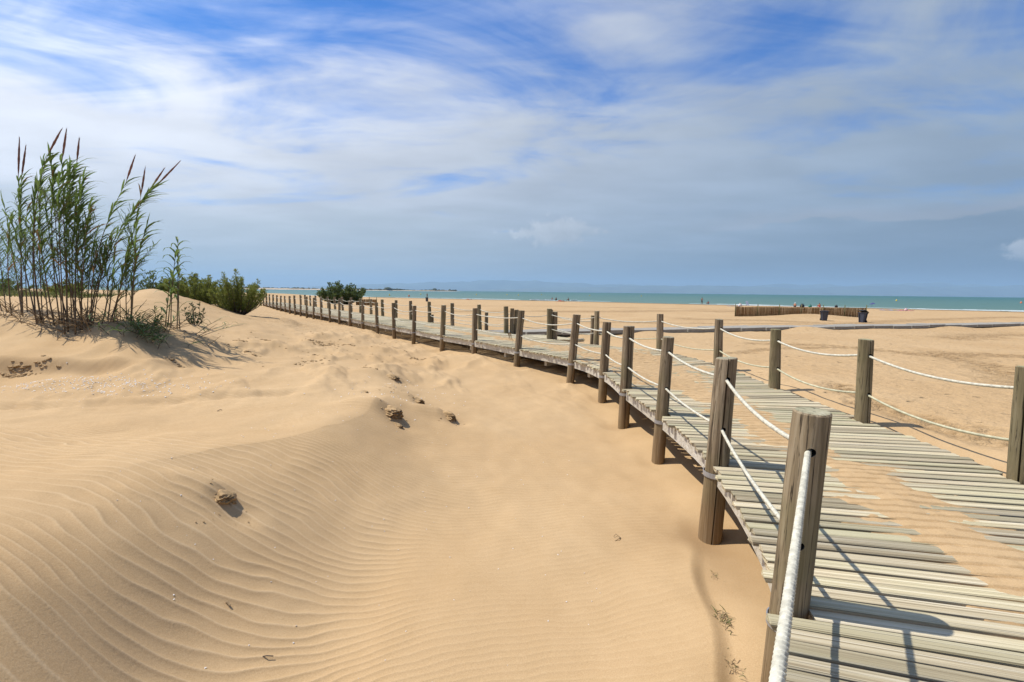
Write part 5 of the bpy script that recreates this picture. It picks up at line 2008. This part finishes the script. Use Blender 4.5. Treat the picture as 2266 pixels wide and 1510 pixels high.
shrub('tamarisk_bush', (-12.55, 20.7), 2.5, 2.0, 1.70, 52, 120, M['tam1'], 'feathery green tamarisk bush at the end of the dune by the boardwalk', 'bush', 81, 'bushes on the dunes', .062, 1.3, None, .34)
shrub('tamarisk_bush', (-15.0, 21.2), 2.7, 2.4, 1.55, 60, 120, M['tam1'], 'broad green bush behind the dune crest and the young reed', 'bush', 82, 'bushes on the dunes', .065, 1.1, 1.75, .25)
shrub('tamarisk_bush', (-16.2, 20.3), .9, .8, 1.75, 7, 50, M['tam2'], 'thin dark sapling left of the broad bush on the dune', 'bush', 83, 'bushes on the dunes', .09, 1.0, 1.75)
shrub('tamarisk_bush', (-18.9, 50.2), 5.4, 2.6, 2.4, 62, 70, M['tam2'], 'dark rounded bush on a sand mound behind the boardwalk', 'bush', 84, 'bushes on the dunes', .17, .7, None, .1)
shrub('dry_shrub', (-9.3, 13.2), .7, .5, .75, 8, 18, M['tam3'], 'small wiry half dry shrub behind the young reed', 'bush', 85, 'bushes on the dunes', .06, 1.0)
FARB = [(-52, 46, 7, 1.7, 'dark hedge like bush at the left picture edge beyond the reeds'), (-46, 47, 5, 1.45, 'second dark bush from the left edge behind the reeds'),
        (-44, 58, 6, 2.0, 'rounded bush behind the middle clump of reeds'), (-37.5, 56, 5, 1.5, 'low bush between middle and right reed clumps'),
        (-33.5, 44, 4.5, 1.5, 'leafy bush seen through the bases of the right reeds'), (-29.5, 42, 4, 1.3, 'low green bush left of the pink flag'), (-25, 36, 4.5, 1.15, 'low green bush right of the pink flag')]
for i, (x, y, w, h, lb) in enumerate(FARB):
    shrub('field_bush', (x, y), w, 3.0, h, 20, 50, M['tam2'] if i % 2 == 0 else M['tam1'], lb, 'bush', 90 + i, 'bushes beyond the reeds', .20, .6)

# rough green grass on the flat land behind the dune
gr = random.Random(77)
lf = MB()
for k in range(5200):
    x = gr.uniform(-48, -20)
    y = 22 + gr.random() ** 1.3 * 18
    if x > -0.85 * y + 4 or x < -1.35 * y - 3:
        continue
    z = zg(x, y) if False else None
    lf.v.append((x, y, 0))
pts_ = np.array(lf.v)
zz = z_ground(pts_[:, 0], pts_[:, 1], False)
lf = MB()
for (x, y, _), z in zip(pts_, zz):
    for q in range(2):
        an = gr.uniform(0, 6.283)
        o2 = Vector((math.cos(an) * .5, math.sin(an) * .5, 1)).normalized()
        sd = Vector((math.cos(an + 1.57), math.sin(an + 1.57), 0)) * .02
        p = Vector((x + gr.gauss(0, .1), y + gr.gauss(0, .1), z))
        L2 = gr.uniform(.15, .38)
        lf.face([p - sd, p + sd, p + o2 * L2])
tag(lf.build('marsh_grass', M['grass']), 'rough green grass on the flat land behind the dune', 'grass', None, 'stuff')

# pink beach flag among the bushes
fl = empty('beach_flag', (-27.4, 39.5, zg(-27.4, 39.5)))
tag(fl, 'small pink and white feather flag among the bushes behind the reeds', 'flag')
mb = MB()
mb.tube([(0, 0, -.2), (0, 0, 1.7)], .015, 6)
mb.build('pole', M['steel'], fl)
mb = MB()
for i in range(7):
    f = i / 6
    mb.v += [(0.01, 0, .65 + f * 1.0), (.32 * math.sin(math.pi * (.25 + .7 * f)) + .02, .05 * math.sin(f * 5), .65 + f * 1.0)]
for i in range(6):
    mb.f.append((i * 2, i * 2 + 1, i * 2 + 3, i * 2 + 2))
    mb.m.append(0 if i > 1 else 1)
o = mb.build('flag_cloth', [cloth((.62, .06, .16)), cloth((.75, .7, .72))], fl, True)
o.modifiers.new('thick', 'SOLIDIFY').thickness = .008


# ------------------------------------------------------------------ crusted sand clods left standing by the wind
def clod_mesh(seed, s, flat=.55):
    """a block of damp sand cut into ledges on its right hand side"""
    pr_ = random.Random(seed)
    bm_ = bmesh.new()
    bmesh.ops.create_icosphere(bm_, subdivisions=4, radius=1.0)
    ph = [pr_.uniform(0, 10) for _ in range(3)]
    co = np.array([v.co[:] for v in bm_.verts])
    n1 = fbm(co[:, 0] * 1.1 + ph[0], co[:, 1] * 1.1 + co[:, 2] * .7 + ph[1], 4)
    layer = co[:, 2] * 5.5 + .5 * fbm(co[:, 0] * .8 + ph[2], co[:, 1] * .8, 3)
    ledge = np.floor(layer) - layer + .5
    for v, c, a, l in zip(bm_.verts, co, n1, ledge):
        side = max(0.0, c[0] * .7 - c[1] * .7)
        r = 1 + .24 * a + .34 * l * side
        x, y, z = c[0] * r, c[1] * r * .75, c[2] * r * flat
        x = min(x, .45 + .10 * a + .22 * l)
        v.co = (x * s, y * s, z * s)
    bm_.normal_update()
    me_ = bpy.data.meshes.new('sand_clod')
    bm_.to_mesh(me_)
    bm_.free()
    me_.materials.append(M['clod'])
    me_.polygons.foreach_set('use_smooth', [True] * len(me_.polygons))
    try:
        me_.set_sharp_from_angle(angle=.7)
    except Exception:
        pass
    return me_


CL = [((-2.24, 3.38), .125, .75, 'dark ledged sand clod in the middle of the rippled slope'),
      ((-1.78, 6.42), .20, .6, 'crumbling sand clod below the ridge, left of the round one'),
      ((-1.62, 6.22), .11, .6, 'small dark tail piece right below the crumbling sand clod'),
      ((-1.03, 7.16), .16, .75, 'round ended dark sand clod at the right end of the ridge'),
      ((-1.68, 7.82), .16, .55, 'broken sand clod on the ridge above the round ended one'),
      ((-2.50, 9.25), .20, .5, 'flat pale sand clod furthest up the ridge'),
      ((-2.49, 7.58), .05, .6, 'tiny dark sand lump alone left of the ridge clods')]
for i, (xy, s_, fl_, lb) in enumerate(CL):
    o = link('sand_clod', clod_mesh(300 + i, s_, fl_))
    o.location = (xy[0], xy[1], zg(*xy) - s_ * .34)
    o.rotation_euler = (pr.uniform(-.1, .1), .15, R(-32) + pr.uniform(-.2, .2))
    o.scale = (1.0, 1.0, 1.0) if i == 0 else (1.55, .85, .95)
    tag(o, lb, 'sand clod', 'sand clods on the ridge')

# crumbled crust on the slip face at the left edge and on two small mounds
mb = MB()
pr = random.Random(41)


def crumb(mb_, x, y, s_):
    z = zg(x, y)
    i0 = len(mb_.v)
    n_ = 6
    for h, r in ((-.4, .8), (.1, 1.0), (.5, .6)):
        for k_ in range(n_):
            an = 2 * math.pi * k_ / n_
            rr_ = s_ * r * pr.uniform(.6, 1.3)
            mb_.v.append((x + math.cos(an) * rr_ * 1.4, y + math.sin(an) * rr_, z + h * s_))
    for i in range(2):
        for k_ in range(n_):
            mb_.f.append((i0 + i * n_ + k_, i0 + i * n_ + (k_ + 1) % n_, i0 + (i + 1) * n_ + (k_ + 1) % n_, i0 + (i + 1) * n_ + k_))
            mb_.m.append(0)
    mb_.f.append(tuple(i0 + 2 * n_ + k_ for k_ in range(n_)))
    mb_.m.append(0)


for k in range(46):
    f = pr.random()
    crumb(mb, -9.25 + f * .75 + pr.gauss(0, .05), 8.12 + f * .10 + pr.gauss(0, .07), pr.uniform(.015, .05) * (1.2 - .5 * f))
for k in range(60):
    crumb(mb, -6.05 + pr.gauss(0, .3), 14.3 + pr.gauss(0, .25), pr.uniform(.015, .05))
for k in range(40):
    crumb(mb, -4.68 + pr.gauss(0, .16), 10.5 + pr.gauss(0, .3), pr.uniform(.012, .035))
for (cx_, cy_) in ((-2.2, 3.3), (-1.7, 6.35), (-1.0, 7.1), (-1.6, 7.75), (-2.4, 9.2), (-2.0, 7.9)):
    for k in range(16):
        crumb(mb, cx_ + pr.gauss(0, .14), cy_ + pr.gauss(0, .11), pr.uniform(.004, .016) * (.6 if cy_ < 4 else 1))
for k in range(130):
    crumb(mb, pr.uniform(-8.5, -2.5), pr.uniform(9.5, 17), pr.uniform(.008, .028))
for k in range(9):
    cx_, cy_ = pr.uniform(-7.5, -2.8), pr.uniform(9.2, 15)
    for j in range(14):
        f_ = pr.random()
        crumb(mb, cx_ + f_ * .5 + pr.gauss(0, .04), cy_ - f_ * .25 + pr.gauss(0, .04), pr.uniform(.015, .05) * (1.2 - f_ * .6))
tag(mb.build('sand_crumbs', M['clod']), 'scattered dark crumbs of crusted sand on the dune faces', 'sand crumbs', None, 'stuff')

# broken shells, twigs and dry weeds
mb = MB()
pr = random.Random(43)
sp = []
for k in range(900):
    if k < 620:
        x, y = -6.7 + pr.gauss(0, .9), 7.15 + pr.gauss(0, .42)
    elif k < 800:
        x, y = pr.uniform(-3.2, .8), pr.uniform(2.2, 6.5)
    else:
        x, y = -2.0 + pr.gauss(0, .6), 8.0 + pr.gauss(0, .9)
    sp.append((x, y))
sp = np.array(sp)
sz = z_ground(sp[:, 0], sp[:, 1])
for (x, y), z in zip(sp, sz):
    s_ = pr.uniform(.003, .008) if y < 6.6 else pr.uniform(.006, .017)
    an = pr.uniform(0, 6.283)
    a, c = Vector((math.cos(an), math.sin(an), pr.uniform(-.3, .5))) * s_, Vector((-math.sin(an), math.cos(an), pr.uniform(-.3, .5))) * s_ * .7
    p = Vector((x, y, z + s_ * .45))
    mb.face([p - a, p - c, p + Vector((0, 0, s_ * .5))])
    mb.face([p - c, p + a, p + Vector((0, 0, s_ * .5))])
    mb.face([p + a, p + c, p + Vector((0, 0, s_ * .5))])
    mb.face([p + c, p - a, p + Vector((0, 0, s_ * .5))])
tag(mb.build('shell_fragments', M['shell']), 'white broken shell fragments scattered over the sand', 'shells', None, 'stuff')

TW = [((-1.78, 2.66), .05, 'short pale straw piece lying on the rippled slope', 'reed_dry', .006), ((-1.42, 2.44), .07, 'thin curved brown twig low on the rippled slope', 'bark', .003),
      ((1.01, 4.0), .09, 'bent brown twig on the flat sand left of the second post', 'reed_dry', .004), ((-3.9, 5.9), .07, 'dark twig on the sand behind the ridge', 'bark', .004)]
for i, (xy, L2, lb, mt_, r_) in enumerate(TW):
    mb = MB()
    an = 0.6 * i - .5
    z = float(z_ground(np.array([xy[0]]), np.array([xy[1]]))[0])
    d = Vector((math.cos(an), math.sin(an), 0))
    mb.tube([Vector((0, 0, 0)) - d * L2 / 2, Vector((0, 0, .012)) + d.cross(Vector((0, 0, 1))) * L2 * (.12 if i else 0), d * L2 / 2], r_, 6)
    if i == 2:
        mb.tube([d * L2 / 2, d * .2 * L2 + Vector((-.02, .05, .02)), Vector((-.03, .03, .01))], r_ * .7, 5)
    o = mb.build('twig', M[mt_])
    o.location = (xy[0], xy[1], z + r_ * .7)
    tag(o, lb, 'twig', 'twigs on the sand')


def weed(x, y, s_, n_, label, seed):
    pr_ = random.Random(seed)
    rp_ = Vector((x, y, zg(x, y)))
    root_ = empty('dry_weed', rp_)
    tag(root_, label, 'weed', 'dry weeds along the boardwalk')
    a_, c_ = MB(), MB()
    for k_ in range(n_):
        p = Vector((pr_.gauss(0, s_ * .35), pr_.gauss(0, s_ * .7), 0.0))
        an = pr_.uniform(0, 6.283)
        d = Vector((math.cos(an), math.sin(an), pr_.uniform(.2, 1.2))).normalized()
        blade(a_ if k_ % 3 else c_, p, d, (d + Vector((0, 0, -.6))).normalized(), s_ * pr_.uniform(.25, .7), s_ * .06, 3, pr_.uniform(-1, 1))
    tag(a_.build('dry_stems', M['reed_dry'], root_), None, None, None, 'stuff')
    tag(c_.build('green_leaves', M['grass'], root_), None, None, None, 'stuff')


weed(1.50, 2.92, .10, 70, 'larger tuft of dry brown weed beside the near deck edge', 1)
weed(1.38, 2.56, .07, 50, 'tuft of dry weed at the bottom edge left of the nearest post', 2)
weed(1.72, 3.55, .05, 26, 'small sprig of weed at the foot of the second post', 3)
